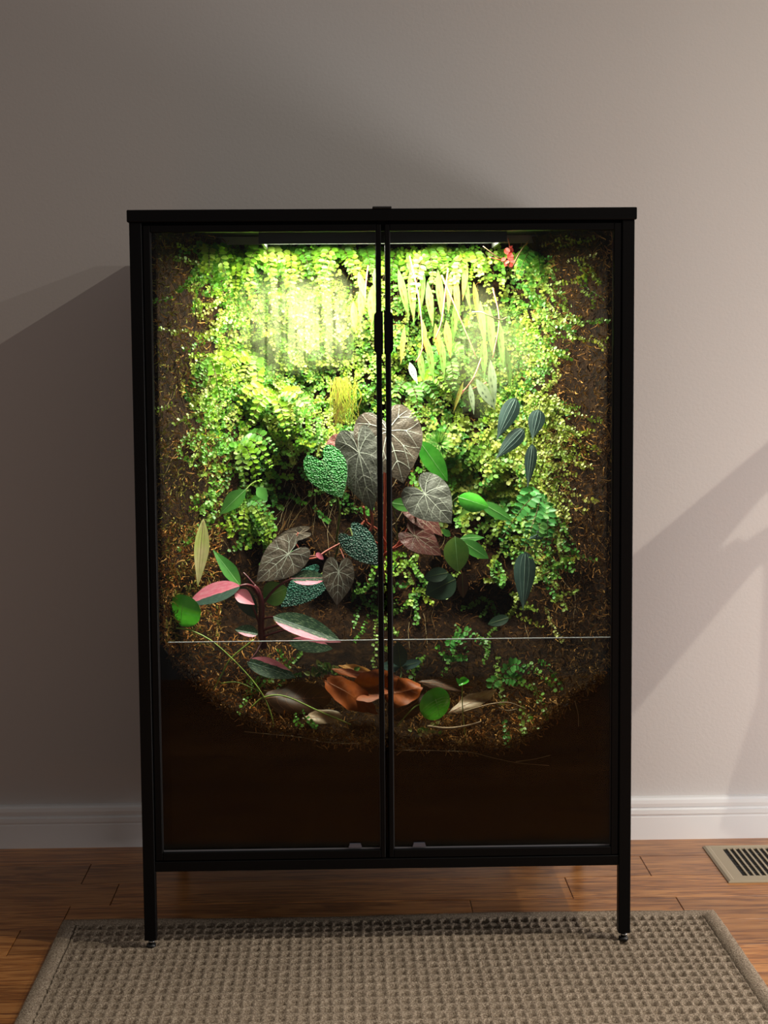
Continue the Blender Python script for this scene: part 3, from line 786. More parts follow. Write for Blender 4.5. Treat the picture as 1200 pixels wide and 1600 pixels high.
def hero_leaf(parent, base, tip, Y, wpx, shape, mat_, dY=0.0, n=(0, .35), bend=.12, cup=.10, fold=0.0, ripple=0.0, pucker=0.0, veins=None, vmat=None, asym=0.0, rings=9, name='leaf', curl=0.0, bull=0.0, label=None, jag=0.0, twist=0.0):
    """base/tip are the stalk end and the tip; dY > 0 brings the tip forward"""
    Y = ym(Y)
    A = at(base[0], base[1], Y); T_ = at(tip[0], tip[1], Y-dY)
    Lv = T_-A; L = np.linalg.norm(Lv); T = Lv/L
    W = wpx/(FPX/(Y+2.62))/2
    N_ = nrm(np.array([n[0], -1, n[1]])); N_ = nrm(N_-T*(N_@T)); B = np.cross(N_, T)
    ph = random.uniform(0, 6.28)
    def S(a, b_):
        h = cup*W*b_*b_+fold*W*np.abs(b_)-bend*L*np.maximum(a, 0)**2+curl*W*b_
        h = h+ripple*W*np.sin(a*9+ph+np.sign(b_)*1.3)*np.abs(b_)**2
        if pucker: h = h+pucker*W*np.abs(np.sin(np.arctan2(b_*W, a*L+1e-6)*4.5))*np.minimum(np.hypot(a, b_), .8)
        if bull: h = h+bull*W*(np.abs(np.sin(a*17+np.abs(b_)*5))*np.abs(np.sin(b_*9)))**.7
        if twist: h = h+twist*W*b_*(a-.4)*2+abs(twist)*.35*W*np.sin(a*7+b_*3+ph)
        return A+np.multiply.outer(a*L, T)+np.multiply.outer((b_+asym*(1-a)*np.abs(b_))*W, B)+np.multiply.outer(h, N_)
    O = outline(shape); o0 = np.array([SHAPES[shape][1], 0]); k = len(O)
    if jag:
        th_ = np.linspace(0, 2*math.pi, k, endpoint=False); O = o0+(O-o0)*(1+jag*(np.sin(th_*5+ph)+.6*np.sin(th_*11+2*ph)))[:, None]
    pts = [o0]
    for r_ in range(1, rings+1):
        s = (r_/rings)**.85; pts += list(o0+(O-o0)*s)
    pts = np.array(pts); V = S(pts[:, 0], pts[:, 1])
    F = [(0, 1+j, 1+(j+1) % k) for j in range(k)]
    for r_ in range(rings-1):
        for j in range(k):
            l = (j+1) % k; F.append((1+r_*k+j, 1+(r_+1)*k+j, 1+(r_+1)*k+l, 1+r_*k+l))
    uv = np.stack([pts[:, 0]*.7+.3, pts[:, 1]*.5+.5], -1)
    lf = mesh(name, V, F, mat_, parent, True, uv)
    if label: lf['label'] = label
    if veins:
        VV = []; VF = []
        def ribbon(line, w0, w1):
            line = np.array(line); P_ = S(line[:, 0], line[:, 1])-np.array([0, 1, 0])*0+N_*0.0007
            n1 = len(VV)
            for i in range(len(P_)):
                t = nrm(P_[min(i+1, len(P_)-1)]-P_[max(i-1, 0)]); sd = nrm(np.cross(t, N_)); w = w0+(w1-w0)*i/(len(P_)-1)
                VV.append(P_[i]+sd*w); VV.append(P_[i]+N_*w*.6); VV.append(P_[i]-sd*w)
            for i in range(len(P_)-1):
                for q in (0, 1): VF.append((n1+3*i+q, n1+3*i+3+q, n1+3*i+4+q, n1+3*i+1+q))
        def curve(p, q, sag, m_=9, frac=.93):
            p = np.array(p, float); q = p+(np.array(q, float)-p)*frac; d = q-p; nn = np.array([-d[1], d[0]])
            return [p+d*t+nn*sag*math.sin(math.pi*t) for t in np.linspace(0, 1, m_)]
        w = max(0.0004, W*0.0135)
        if veins == 'palm':
            half = len(O)//2
            ribbon(curve((0, 0), (1, 0), 0, 14, .95), w*1.3, w*.3)
            for sg in (1, -1):
                for (fi, sag) in ((.22, .06), (.42, .05), (.62, .05), (.78, .04)):
                    q = O[int(fi*half)]*[1, sg]
                    c = curve((0, 0), q, sag*sg, 10); ribbon(c, w, w*.25)
                    m_ = np.array(c[5]); 
                    q2 = O[min(int((fi+.09)*half), half)]*[1, sg]; ribbon(curve(m_, q2, .03*sg, 6), w*.55, w*.2)
                    q3 = O[max(int((fi-.08)*half), 1)]*[1, sg]; ribbon(curve(m_, q3, -.03*sg, 6), w*.5, w*.2)
                for a0, a1 in ((.38, .62), (.58, .8)):
                    b1 = np.interp(a1, [p[0] for p in SHAPES[shape][0][-7:]], [p[1] for p in SHAPES[shape][0][-7:]])
                    ribbon(curve((a0, 0), (a1, sg*b1), .05*sg, 7), w*.6, w*.2)
        elif veins == 'pinn':
            ribbon(curve((0, 0), (1, 0), 0, 14, .97), w*1.2, w*.3)
            for sg in (1, -1):
                for a0 in np.linspace(.06, .8, 7):
                    a1 = min(a0+.2, .97); b1 = np.interp(a1, [p[0] for p in SHAPES[shape][0][2:]], [p[1] for p in SHAPES[shape][0][2:]])
                    ribbon(curve((a0, 0), (a1, sg*b1), .06*sg, 7), w*.5, w*.15)
        elif veins == 'mid':
            ribbon(curve((0, 0), (1, 0), 0, 14, .97), w*1.2, w*.3)
        elif veins == 'strip':
            SP = np.array(SHAPES[shape][0])
            for b0, ww in ((0, 1.2), (.42, .6), (-.42, .6)):
                aa = np.linspace(.04, .96, 14); ribbon([(a, b0*np.interp(a, SP[:, 0], SP[:, 1])) for a in aa], w*ww, w*ww*.4)
        mesh('veins', VV, VF, vmat, lf, True)
    return lf, A
def pts3(L): return [at(x, y, ym(Y)) for (x, y, Y) in L]

# materials of the large leaves
noisy_leaf('begonia_grey', lin('#4a4b43'), lin('#6a6c64'), 45, .42, .06, .4, 260, .25)
noisy_leaf('begonia_brown', lin('#463e35'), lin('#5e5347'), 45, .42, .08, .4, 260, .25)
noisy_leaf('begonia_maroon', lin('#5a2f2a'), lin('#7a4640'), 45, .42, .15, .4, 260, .25)
plain('vein_pale', lin('#bcc2b4'), .45); plain('vein_brown', lin('#a89a86'), .5)
noisy_leaf('quilted_bright', lin('#2f8c3a'), lin('#46a84a'), 90, .38, .12, .3, 330, 1.0)
noisy_leaf('quilted_dark', lin('#205446'), lin('#2c6654'), 90, .38, .06, .3, 330, 1.0)
noisy_leaf('glossy_green', lin('#3f9c2e'), lin('#5cba40'), 35, .16, .25, .6)
noisy_leaf('mid_green', lin('#3c7a32'), lin('#528f3c'), 35, .32, .22, .5)
noisy_leaf('olive_green', lin('#4d7a2e'), lin('#6b8f3c'), 35, .32, .25, .5)
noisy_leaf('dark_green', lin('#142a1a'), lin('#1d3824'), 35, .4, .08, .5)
noisy_leaf('slate_green', lin('#2a3f3c'), lin('#3a524c'), 40, .42, .08, .4)
noisy_leaf('pale_strap', lin('#a8b560'), lin('#c9bd8c'), 25, .45, .3, .4)
noisy_leaf('dry_brown', lin('#3a2214'), lin('#4f3018'), 40, .5, .08, .4)
noisy_leaf('dry_orange', lin('#7d3a16'), lin('#a04f1c'), 40, .5, .12, .2)
noisy_leaf('dry_tan', lin('#8f7558'), lin('#b2977a'), 40, .5, .12, .4)
noisy_leaf('dry_gold', lin('#b5722c'), lin('#d0923f'), 40, .5, .15, .4)
plain('vein_green', lin('#8fc07a'), .5); plain('vein_slate', lin('#86a094'), .5); plain('vein_dry', lin('#9a5a30'), .5)
plain('stem_red', lin('#9c4a3c'), .45); plain('stem_maroon', lin('#5a2028'), .4); plain('stem_green', lin('#8fa84a'), .45)
plain('stem_dull', lin('#5a6a2c'), .5); plain('root_pale', lin('#8a7350'), .7); plain('twig', lin('#8f7458'), .7)
def variegated(name, pink_at, flip, streak=True):
    m, nt, b = new_mat(name); uvn = N(nt, 'ShaderNodeUVMap'); sep = N(nt, 'ShaderNodeSeparateXYZ'); nt.links.new(uvn.outputs[0], sep.inputs[0])
    tc = N(nt, 'ShaderNodeTexCoord')
    n1 = noise(nt, 9, 3, .6, uvn.outputs[0])
    mp = N(nt, 'ShaderNodeMapping'); nt.links.new(uvn.outputs[0], mp.inputs['Vector']); mp.inputs['Scale'].default_value = (5, 14, 1); mp.inputs['Rotation'].default_value = (0, 0, .6)
    n2 = noise(nt, 3.2, 4, .65, mp.outputs[0])
    gr = ramp(nt, [(.46, lin('#1f3626')), (.58, lin('#385a3c')), (.66, lin('#b5bd98'))] if streak else [(.4, lin('#233a34')), (.6, lin('#3a5648')), (.78, lin('#8fa393'))])
    nt.links.new(n2.outputs[0], gr.inputs[0])
    pk = ramp(nt, [(.4, lin('#ee7c96')), (.7, lin('#f6a2b2'))]); nt.links.new(n1.outputs[0], pk.inputs[0])
    ad = N(nt, 'ShaderNodeMath', operation='MULTIPLY_ADD'); nt.links.new(n1.outputs[0], ad.inputs[0]); ad.inputs[1].default_value = .16; nt.links.new(sep.outputs['Y'], ad.inputs[2])
    cm = N(nt, 'ShaderNodeMath', operation='GREATER_THAN' if not flip else 'LESS_THAN'); nt.links.new(ad.outputs[0], cm.inputs[0]); cm.inputs[1].default_value = pink_at+.08
    mx = N(nt, 'ShaderNodeMixRGB'); nt.links.new(cm.outputs[0], mx.inputs[0]); nt.links.new(gr.outputs[0], mx.inputs[1]); nt.links.new(pk.outputs[0], mx.inputs[2])
    b.inputs['Roughness'].default_value = .5; b.inputs['Specular IOR Level'].default_value = .25; leafy(m, nt, b, mx.outputs[0], .10, (1, .9, .8)); return m
variegated('pink_half', .50, False, False); variegated('pink_half_b', .50, True, False); variegated('pink_quarter', .72, False); variegated('pink_quarter_b', .30, True)
noisy_leaf('pink_leaf', lin('#ec7c94'), lin('#f49cac'), 25, .35, .15, .5)
def spotted(name, c1, c2, spot):
    m, nt, b = new_mat(name); uvn = N(nt, 'ShaderNodeUVMap'); mp = N(nt, 'ShaderNodeMapping'); nt.links.new(uvn.outputs[0], mp.inputs['Vector']); mp.inputs['Scale'].default_value = (9, 3.2, 1)
    v = N(nt, 'ShaderNodeTexVoronoi'); v.inputs['Scale'].default_value = 1.0; v.inputs['Randomness'].default_value = .5; nt.links.new(mp.outputs[0], v.inputs['Vector'])
    r = ramp(nt, [(.20, spot), (.27, c1), (.6, c2)]); nt.links.new(v.outputs['Distance'], r.inputs[0])
    b.inputs['Roughness'].default_value = .5; b.inputs['Specular IOR Level'].default_value = .25; leafy(m, nt, b, r.outputs[0], .3, (1, 1, .7)); return m
spotted('spotted_green', lin('#55802c'), lin('#6a943e'), lin('#5a3a1e')); spotted('spotted_pale', lin('#93a68a'), lin('#a9b89c'), lin('#3f4e46')); spotted('spotted_red', lin('#77802c'), lin('#8a8238'), lin('#9a3422'))

# --- grey begonia in the middle
beg = empty('begonia', at(600, 870, .22), 'begonia with large grey heart-shaped leaves, pale veins and red stems in the centre', 'plant')
G_, BB, MM = MATS['begonia_grey'], MATS['begonia_brown'], MATS['begonia_maroon']; vp, vb = MATS['vein_pale'], MATS['vein_brown']
kw = dict(veins='palm', pucker=.05)
hero_leaf(beg, (606, 674), (632, 752), .15, 108, 'heart', BB, .03, (.15, .25), bend=.14, cup=-.12, vmat=vp, **kw)
hero_leaf(beg, (571, 686), (606, 732), .165, 84, 'heart', G_, .02, (-.15, .35), bend=.12, cup=-.10, vmat=vp, **kw)
hero_leaf(beg, (561, 708), (578, 798), .13, 74, 'heart', G_, .03, (-.3, .2), bend=.16, cup=-.15, fold=-.12, asym=-.12, vmat=vp, **kw)
hero_leaf(beg, (540, 700), (538, 748), .175, 62, 'heart', MM, .02, (-.2, .3), vmat=vb, **kw)
hero_leaf(beg, (664, 772), (706, 816), .14, 76, 'heart', G_, .02, (.1, .3), bend=.10, cup=-.10, vmat=vp, **kw)
hero_leaf(beg, (649, 838), (690, 866), .165, 48, 'heart', MM, .02, (.1, .4), vmat=vb, **kw)
hero_leaf(beg, (652, 800), (692, 835), .18, 40, 'heart', MM, .02, (.5, .1), vmat=vb, **kw)
hero_leaf(beg, (450, 866), (400, 908), .13, 64, 'heart', BB, .02, (-.15, .3), bend=.08, cup=-.1, vmat=vp, **kw)
hero_leaf(beg, (529, 894), (527, 945), .125, 50, 'heart', BB, .02, (.1, .35), bend=.14, cup=-.1, vmat=vp, **kw)
hero_leaf(beg, (466, 834), (424, 844), .175, 22, 'heart', BB, .0, (0, .4), vmat=vb, **kw)
for L, r_ in (([(640, 838, .2), (618, 855, .2), (598, 872, .22), (600, 905, .27)], .0036), ([(664, 774, .145), (652, 802, .17), (632, 835, .19), (616, 858, .2)], .0026),
              ([(649, 838, .168), (634, 848, .18), (616, 858, .2)], .0018), ([(578, 790, .15), (582, 818, .15), (576, 832, .15), (565, 833, .16), (562, 824, .17), (572, 812, .2)], .0028),
              ([(568, 792, .18), (572, 815, .19), (590, 828, .2), (604, 850, .21)], .0022), ([(601, 690, .19), (602, 760, .20), (601, 820, .21), (602, 868, .22)], .0030),
              ([(450, 868, .135), (466, 873, .14), (492, 872, .16), (512, 860, .17), (540, 846, .18), (572, 840, .19), (600, 856, .21)], .0022),
              ([(528, 894, .135), (541, 900, .14), (540, 880, .15), (532, 858, .17)], .0013), ([(466, 832, .172), (462, 848, .17), (480, 868, .17), (505, 866, .17)], .0012)):
    tube('stem', pts3(L), r_, r_*.8, MATS['stem_red'], beg, 7)
hero_leaf(beg, (494, 864), (506, 874), .155, 9, 'oval', MATS['pink_leaf'], .0, (0, .5), name='bract')
hero_leaf(beg, (470, 868), (446, 878), .165, 26, 'oval', MATS['glossy_green'], .0, (0, .5), veins='mid', vmat=MATS['vein_green'])

# --- quilted leaves
qp = empty('anthurium', at(520, 880, .25), 'anthurium with quilted green heart leaves around the grey begonia', 'plant')
hero_leaf(qp, (503, 719), (534, 777), .13, 66, 'cord', MATS['quilted_bright'], .02, (-.1, .3), bend=.10, cup=-.08, bull=.018, rings=16, veins='mid', vmat=MATS['vein_green'])
hero_leaf(qp, (551, 838), (592, 884), .12, 50, 'cord', MATS['quilted_dark'], .02, (-.2, .35), bend=.10, cup=-.08, bull=.018, rings=16)
hero_leaf(qp, (492, 904), (438, 946), .155, 52, 'cord', MATS['quilted_dark'], .02, (-.2, .45), bend=.12, cup=-.08, bull=.018, rings=16)
for L in ([(503, 719, .135), (512, 740, .18), (530, 790, .22), (525, 850, .25)], [(551, 838, .125), (545, 826, .16), (530, 850, .22), (522, 880, .25)], [(492, 904, .16), (505, 895, .2), (518, 885, .25)]):
    tube('stem', pts3(L), .0014, .0018, MATS['stem_dull'], qp)

# --- pink variegated plant
pk = empty('philodendron', at(410, 1010, .13), 'dark-stemmed philodendron with pink and green variegated leaves at the lower left', 'plant')
SM = MATS['stem_maroon']
tube('stem', pts3([(412, 1012, .13), (408, 980, .125), (409, 945, .12), (404, 925, .118), (396, 915, .116)]), .0065, .0038, SM, pk, 9)
hero_leaf(pk, (375, 916), (293, 943), .095, 38, 'oval', MATS['pink_half_b'], .01, (.35, 1.1), bend=.02, cup=.05, fold=.22, veins='mid', vmat=MATS['pink_leaf'])
hero_leaf(pk, (366, 924), (398, 943), .095, 24, 'lance', MATS['pink_leaf'], .01, (.1, .5), bend=.15, fold=.2)
hero_leaf(pk, (455, 904), (512, 902), .12, 26, 'oval', MATS['pink_quarter_b'], -.01, (0, .6), bend=.05, fold=.1, veins='mid', vmat=MATS['pink_leaf'])
hero_leaf(pk, (427, 964), (532, 998), .105, 38, 'oval', MATS['pink_quarter_b'], .02, (.1, .75), bend=.06, fold=.15, veins='mid', vmat=MATS['vein_slate'])
hero_leaf(pk, (445, 975), (533, 1003), .112, 22, 'oval', MATS['pink_leaf'], .015, (.1, .25), bend=.05)
hero_leaf(pk, (403, 990), (368, 982), .10, 20, 'oval', MATS['pink_quarter'], .01, (0, .6), fold=.3)
hero_leaf(pk, (386, 1034), (462, 1056), .10, 32, 'oval', MATS['pink_quarter'], .01, (0, .6), bend=.1, fold=.1, veins='mid', vmat=MATS['vein_slate'])
hero_leaf(pk, (452, 1003), (520, 1013), .115, 26, 'oval', MATS['pink_quarter'], .01, (0, .5), bend=.05)  # reflection below the pane edge, put in as a solid leaf
hero_leaf(pk, (376, 917), (333, 858), .125, 26, 'lance', MATS['mid_green'], .0, (.5, .6), bend=.03, fold=.15, veins='mid', vmat=MATS['vein_green'])
hero_leaf(pk, (372, 915), (400, 968), .125, 30, 'oval', MATS['slate_green'], .0, (-.2, .2), bend=.1, fold=.1)
hero_leaf(pk, (412, 935), (448, 918), .135, 40, 'oval', MATS['olive_green'], .0, (.2, .3), veins='mid', vmat=MATS['vein_green'])
for L, r_ in (([(409, 945, .12), (425, 925, .12), (440, 912, .12), (457, 904, .12)], .0026), ([(404, 930, .118), (396, 918, .11), (385, 914, .1), (374, 916, .096)], .003),
              ([(409, 968, .122), (418, 965, .115), (428, 964, .106)], .002), ([(410, 985, .125), (430, 978, .118), (448, 975, .113)], .0026), ([(411, 995, .125), (432, 988, .12), (460, 980, .115)], .002),
              ([(398, 915, .116), (385, 900, .118), (380, 895, .12)], .002), ([(405, 975, .124), (396, 950, .12), (388, 930, .122)], .002), ([(410, 1000, .125), (400, 1020, .11), (388, 1034, .10)], .0018)):
    tube('petiole', pts3(L), r_, r_*.75, SM, pk, 7)

# --- strap leaf and pair of pointed leaves on the left
p = empty('strap_plant', px_on_bank(316, 815), 'pale yellowish drooping strap leaf on the left side', 'plant')
hero_leaf(p, (318, 810), (308, 918), .115, 26, 'lance', MATS['pale_strap'], .03, (.8, .9), bend=-.02, fold=.12, veins='strip', vmat=MATS['root_pale'])
p = empty('orchid_seedling', px_on_bank(395, 760), 'pair of pointed green leaves below the ferns on the left', 'plant')
hero_leaf(p, (384, 765), (342, 804), .14, 28, 'lance', MATS['mid_green'], .01, (-.2, .35), bend=.05, fold=.1, veins='mid', vmat=MATS['vein_green'])
hero_leaf(p, (402, 761), (418, 782), .15, 18, 'lance', MATS['mid_green'], .01, (.1, .3), bend=.1)
tube('stem', pts3([(384, 765, .14), (393, 756, .17), (400, 752, .2)]) , .001, .0012, MATS['stem_dull'], p)

# --- round-leaved pennywort plants near the glass
def penny(label, leafargs, stems, base):
    p = empty('pennywort', base, label, 'plant')
    for a in leafargs:
        lf, A = hero_leaf(p, *a[0], **a[1])
    for L, r_ in stems: tube('stalk', pts3(L), r_, r_*.8, MATS['stem_green'], p)
    return p
GG = MATS['glossy_green']
penny('round glossy green leaf on a long stalk at the lower left pane', [(((286, 946), (277, 979), .060, 60, 'round', GG), dict(dY=.004, n=(.25, 1.7), cup=-.15, bend=.95, veins='mid', vmat=MATS['vein_green']))],
      [([(275, 981, .062), (300, 986, .06), (335, 1005, .056), (378, 1045, .052), (408, 1082, .05), (424, 1118, .05), (428, 1150, .05)], .0014),
       ([(396, 1000, .06), (362, 1028, .056), (346, 1055, .052), (334, 1078, .05)], .0014), ([(345, 1068, .05), (370, 1066, .05), (400, 1078, .05)], .0011),
       ([(392, 1106, .05), (412, 1090, .05), (445, 1088, .05), (500, 1112, .05), (548, 1132, .055)], .0014)], at(428, 1150, .05))
penny('round glossy green leaf beside the rust-coloured dry leaves, right of the door gap', [(((680, 1092), (692, 1124), .060, 56, 'round', GG), dict(dY=.0, n=(.2, .8), cup=-.25, bend=.4, veins='pinn', vmat=MATS['vein_green']))],
      [([(668, 1108, .062), (655, 1101, .06), (640, 1112, .058), (620, 1135, .06)], .0013)], at(620, 1135, .06))
penny('tiny cupped green leaf on an upright stalk at the lower right', [(((722, 1068), (733, 1064), .055, 15, 'round', GG), dict(dY=.0, n=(0, 1.2), cup=.8, bend=-.2)), (((720, 1070), (713, 1059), .055, 6, 'lance', GG), dict(n=(0, .3)))],
      [([(722, 1070, .055), (723, 1110, .052), (727, 1150, .048), (730, 1178, .045)], .0009)], at(730, 1178, .045))

# --- spotted trailing begonia, upper right
sp = empty('spotted_begonia', px_on_bank(700, 450), 'trailing begonia with narrow spotted leaves hanging under the lamp on the right', 'plant')
SG, SP_, SR = MATS['spotted_green'], MATS['spotted_pale'], MATS['spotted_red']
ex_l = [((766, 562), (774, 636), 17, SP_, .15), ((744, 592), (774, 641), 20, SP_, .14), ((734, 600), (741, 648), 11, SP_, .14), ((724, 596), (708, 645), 8, SR, .14), ((640, 566), (652, 600), 14, SP_, .24),
        ((655, 545), (662, 602), 13, SG, .255), ((668, 528), (678, 598), 14, SG, .255), ((690, 530), (694, 592), 13, SG, .255), ((622, 420), (640, 500), 15, SG, .275), ((640, 425), (648, 505), 16, SG, .265),
        ((662, 418), (655, 500), 14, SG, .275), ((668, 440), (676, 512), 15, SG, .265), ((684, 420), (692, 505), 15, SG, .275), ((704, 425), (700, 490), 12, SR, .275), ((712, 430), (716, 500), 13, SR, .265),
        ((730, 410), (722, 470), 12, SR, .275), ((722, 412), (735, 490), 12, SG, .275), ((697, 500), (704, 560), 15, SR, .255), ((680, 505), (688, 560), 12, SR, .265), ((750, 470), (758, 545), 14, SG, .255),
        ((765, 480), (770, 560), 16, SG, .255), ((780, 500), (786, 575), 14, SG, .255), ((755, 530), (757, 590), 15, SG, .22), ((790, 540), (800, 612), 12, SG, .265), ((636, 395), (646, 440), 12, SG, .28),
        ((660, 500), (666, 550), 11, SR, .265), ((632, 510), (626, 570), 10, SR, .265), ((650, 400), (640, 450), 12, SG, .28), ((740, 440), (748, 500), 12, SR, .265), ((712, 470), (708, 540), 14, SG, .265)]
for (b_, t_, w_2, mt, Y) in ex_l:
    hero_leaf(sp, b_, t_, Y, w_2*.8, 'lance', mt, .015, (random.uniform(-.4, .4), .25), bend=.06, fold=.12, rings=4)
for L in ([(760, 598, .15), (745, 605, .15), (728, 612, .15)], [(742, 588, .15), (735, 600, .15), (722, 612, .15)], [(752, 560, .17), (740, 590, .15), (720, 618, .15)], [(690, 430, .22), (720, 500, .2), (745, 560, .18)],
          [(640, 400, .24), (655, 470, .21), (660, 540, .19), (650, 566, .18)], [(700, 420, .23), (690, 500, .2), (680, 530, .19)], [(770, 450, .22), (780, 500, .19), (770, 560, .16)]):
    tube('stem', pts3(L), .0016, .0010, MATS['stem_red'], sp)
s2 = empty('spotted_begonia', px_on_bank(575, 430), 'small spotted begonia just left of the door gap above the handles', 'plant')
for (b_, t_, w_2, mt) in [((568, 440), (562, 505), 14, SG), ((582, 445), (580, 510), 15, SG), ((552, 470), (555, 520), 11, SR), ((592, 470), (594, 540), 13, SG), ((560, 425), (572, 470), 11, SR), ((585, 420), (592, 470), 12, SG)]:
    hero_leaf(s2, b_, t_, .265, w_2, 'lance', mt, .015, (random.uniform(-.4, .4), .25), bend=.06, fold=.12, rings=4)
tube('stem', pts3([(575, 415, .24), (572, 440, .21), (570, 470, .2)]), .0015, .001, MATS['stem_red'], s2)
# red flower spike
fl = empty('flower_spike', px_on_bank(798, 420), 'reddish flower spike and dry stalks at the top right under the cabinet top', 'flower')
for L, mt in (([(800, 420, .2), (798, 395, .17), (794, 372, .15)], 'stem_red'), ([(800, 420, .2), (812, 395, .17), (826, 375, .15)], 'twig'), ([(795, 410, .2), (775, 400, .17), (755, 385, .15)], 'twig'), ([(800, 420, .2), (785, 408, .17), (765, 402, .16)], 'stem_red')):
    tube('stalk', pts3(L), .0015, .0008, MATS[mt], fl)
plain('petal_red', lin('#c2453c'), .5)
for k in range(16):
    x = 795+random.uniform(-6, 8); y = 384+k*1.9
    hero_leaf(fl, (x, y), (x+random.uniform(-8, 8), y+random.uniform(2, 8)), .16, 6, 'oval', MATS['petal_red'], .005, (random.uniform(-.5, .5), .3), rings=2, name='petal')
tw = empty('dry_twig', at(740, 489, .13), 'pale curved dry twig right of the spotted leaves', 'twig')
tube('twig_stem', pts3([(738, 488, .14), (752, 488, .125), (766, 494, .12), (782, 500, .13), (792, 496, .16)]), .0016, .0012, MATS['root_pale'], tw)

# --- dark striped leaves, right
for (b_, t_, w_2, Y, lb_) in [((806, 622), (775, 688), 30, .17, 'uppermost dark striped leaf right of the pale spotted leaves'), ((818, 670), (773, 718), 27, .165, 'dark striped leaf slanting left under the uppermost one'),
                              ((842, 640), (831, 688), 28, .17, 'dark slate leaf half hidden in creeper at the right'), ((832, 694), (824, 764), 20, .16, 'narrow dark striped leaf hanging with a brown tip'),
                              ((821, 862), (817, 956), 36, .19, 'largest dark striped leaf hanging below the blue-green fern'), ((850, 830), (826, 842), 20, .15, 'small dark leaf inside the blue-green fern')]:
    p = empty('striped_leaf_plant', px_on_bank(b_[0]+4, b_[1]-4), lb_, 'plant', 'dark striped hanging leaves')
    hero_leaf(p, b_, t_, Y, w_2*.95, 'drop', MATS['slate_green'], .015, (-.1, .3), bend=.05, cup=-.1, fold=-.06, veins='strip', vmat=MATS['vein_slate'])
    r0 = px_on_bank(b_[0]+4, b_[1]-4)
    tube('stem', [at(b_[0], b_[1], ym(Y)), (at(b_[0], b_[1], ym(Y))+r0)/2+[0, 0, .008], r0], .0013, .0013, MATS['stem_dull'], p)

# --- glossy green plants around the right centre
p = empty('pothos', px_on_bank(712, 800), 'bright glossy green plant with a curled leaf beside the right grey begonia leaf', 'plant')
hero_leaf(p, (716, 777), (764, 790), .125, 32, 'oval', GG, .01, (.1, .45), bend=.15, cup=-.3, veins='mid', vmat=MATS['vein_green'])
hero_leaf(p, (752, 786), (800, 812), .14, 22, 'oval', MATS['mid_green'], .01, (.1, .5), bend=.08, fold=-.1, veins='mid', vmat=MATS['vein_green'])
hero_leaf(p, (742, 787), (716, 806), .15, 12, 'lance', MATS['olive_green'], .0, (0, .5))
tube('stem', pts3([(716, 777, .13), (708, 785, .17), (712, 800, .24)]), .0014, .0016, MATS['stem_dull'], p)
p = empty('strap_plant', px_on_bank(680, 690), 'broad green strap leaf behind the starry moss tuft', 'plant')
hero_leaf(p, (656, 690), (700, 752), .19, 32, 'oval', GG, .0, (0, .2), bend=.05, veins='mid', vmat=MATS['vein_green'])
p = empty('pothos', px_on_bank(625, 800), 'dim green leaf between the door gap and the right grey begonia leaf', 'plant')
hero_leaf(p, (612, 786), (654, 792), .17, 22, 'oval', MATS['mid_green'], .0, (0, .4), bend=.1, veins='mid', vmat=MATS['vein_green'])
tube('stem', pts3([(612, 786, .17), (618, 810, .2), (622, 850, .25)]), .0012, .0014, MATS['stem_dull'], p)
p = empty('hoya', px_on_bank(712, 850), 'olive green plant with one broad hanging leaf at the right of centre', 'plant')
hero_leaf(p, (711, 839), (716, 894), .12, 40, 'oval', MATS['olive_green'], .012, (-.05, .3), bend=.08, cup=-.12, veins='mid', vmat=MATS['vein_green'])
hero_leaf(p, (718, 842), (758, 838), .14, 14, 'lance', MATS['mid_green'], .0, (0, .6), veins='mid', vmat=MATS['vein_green'])
hero_leaf(p, (722, 846), (764, 872), .13, 24, 'oval', MATS['mid_green'], .01, (.1, .45), bend=.06, veins='mid', vmat=MATS['vein_green'])
hero_leaf(p, (704, 838), (690, 826), .15, 11, 'lance', MATS['mid_green'], .0, (0, .4))
tube('stem', pts3([(711, 839, .13), (714, 846, .18), (716, 870, .26)]), .0014, .0016, MATS['stem_dull'], p)
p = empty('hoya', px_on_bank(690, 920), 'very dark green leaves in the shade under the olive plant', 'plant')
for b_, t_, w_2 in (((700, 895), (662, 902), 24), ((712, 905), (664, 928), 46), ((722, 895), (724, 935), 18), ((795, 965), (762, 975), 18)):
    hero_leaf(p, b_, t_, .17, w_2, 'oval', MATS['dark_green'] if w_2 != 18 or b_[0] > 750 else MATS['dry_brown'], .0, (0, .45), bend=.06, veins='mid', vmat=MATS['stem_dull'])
p = empty('dark_seedling', at(620, 1052, .10), 'dark grey-green seedling on the ground right of the door gap', 'plant')
for b_, t_, w_2 in (((626, 1042), (621, 1003), 26), ((628, 1042), (658, 1033), 16), ((624, 1042), (596, 1040), 20)):
    hero_leaf(p, b_, t_, .11, w_2, 'oval', MATS['slate_green'], .01, (0, .5), bend=.06, veins='mid', vmat=MATS['stem_dull'])
tube('stem', pts3([(626, 1042, .11), (627, 1052, .105), (625, 1062, .10)]), .0012, .0014, MATS['stem_dull'], p)

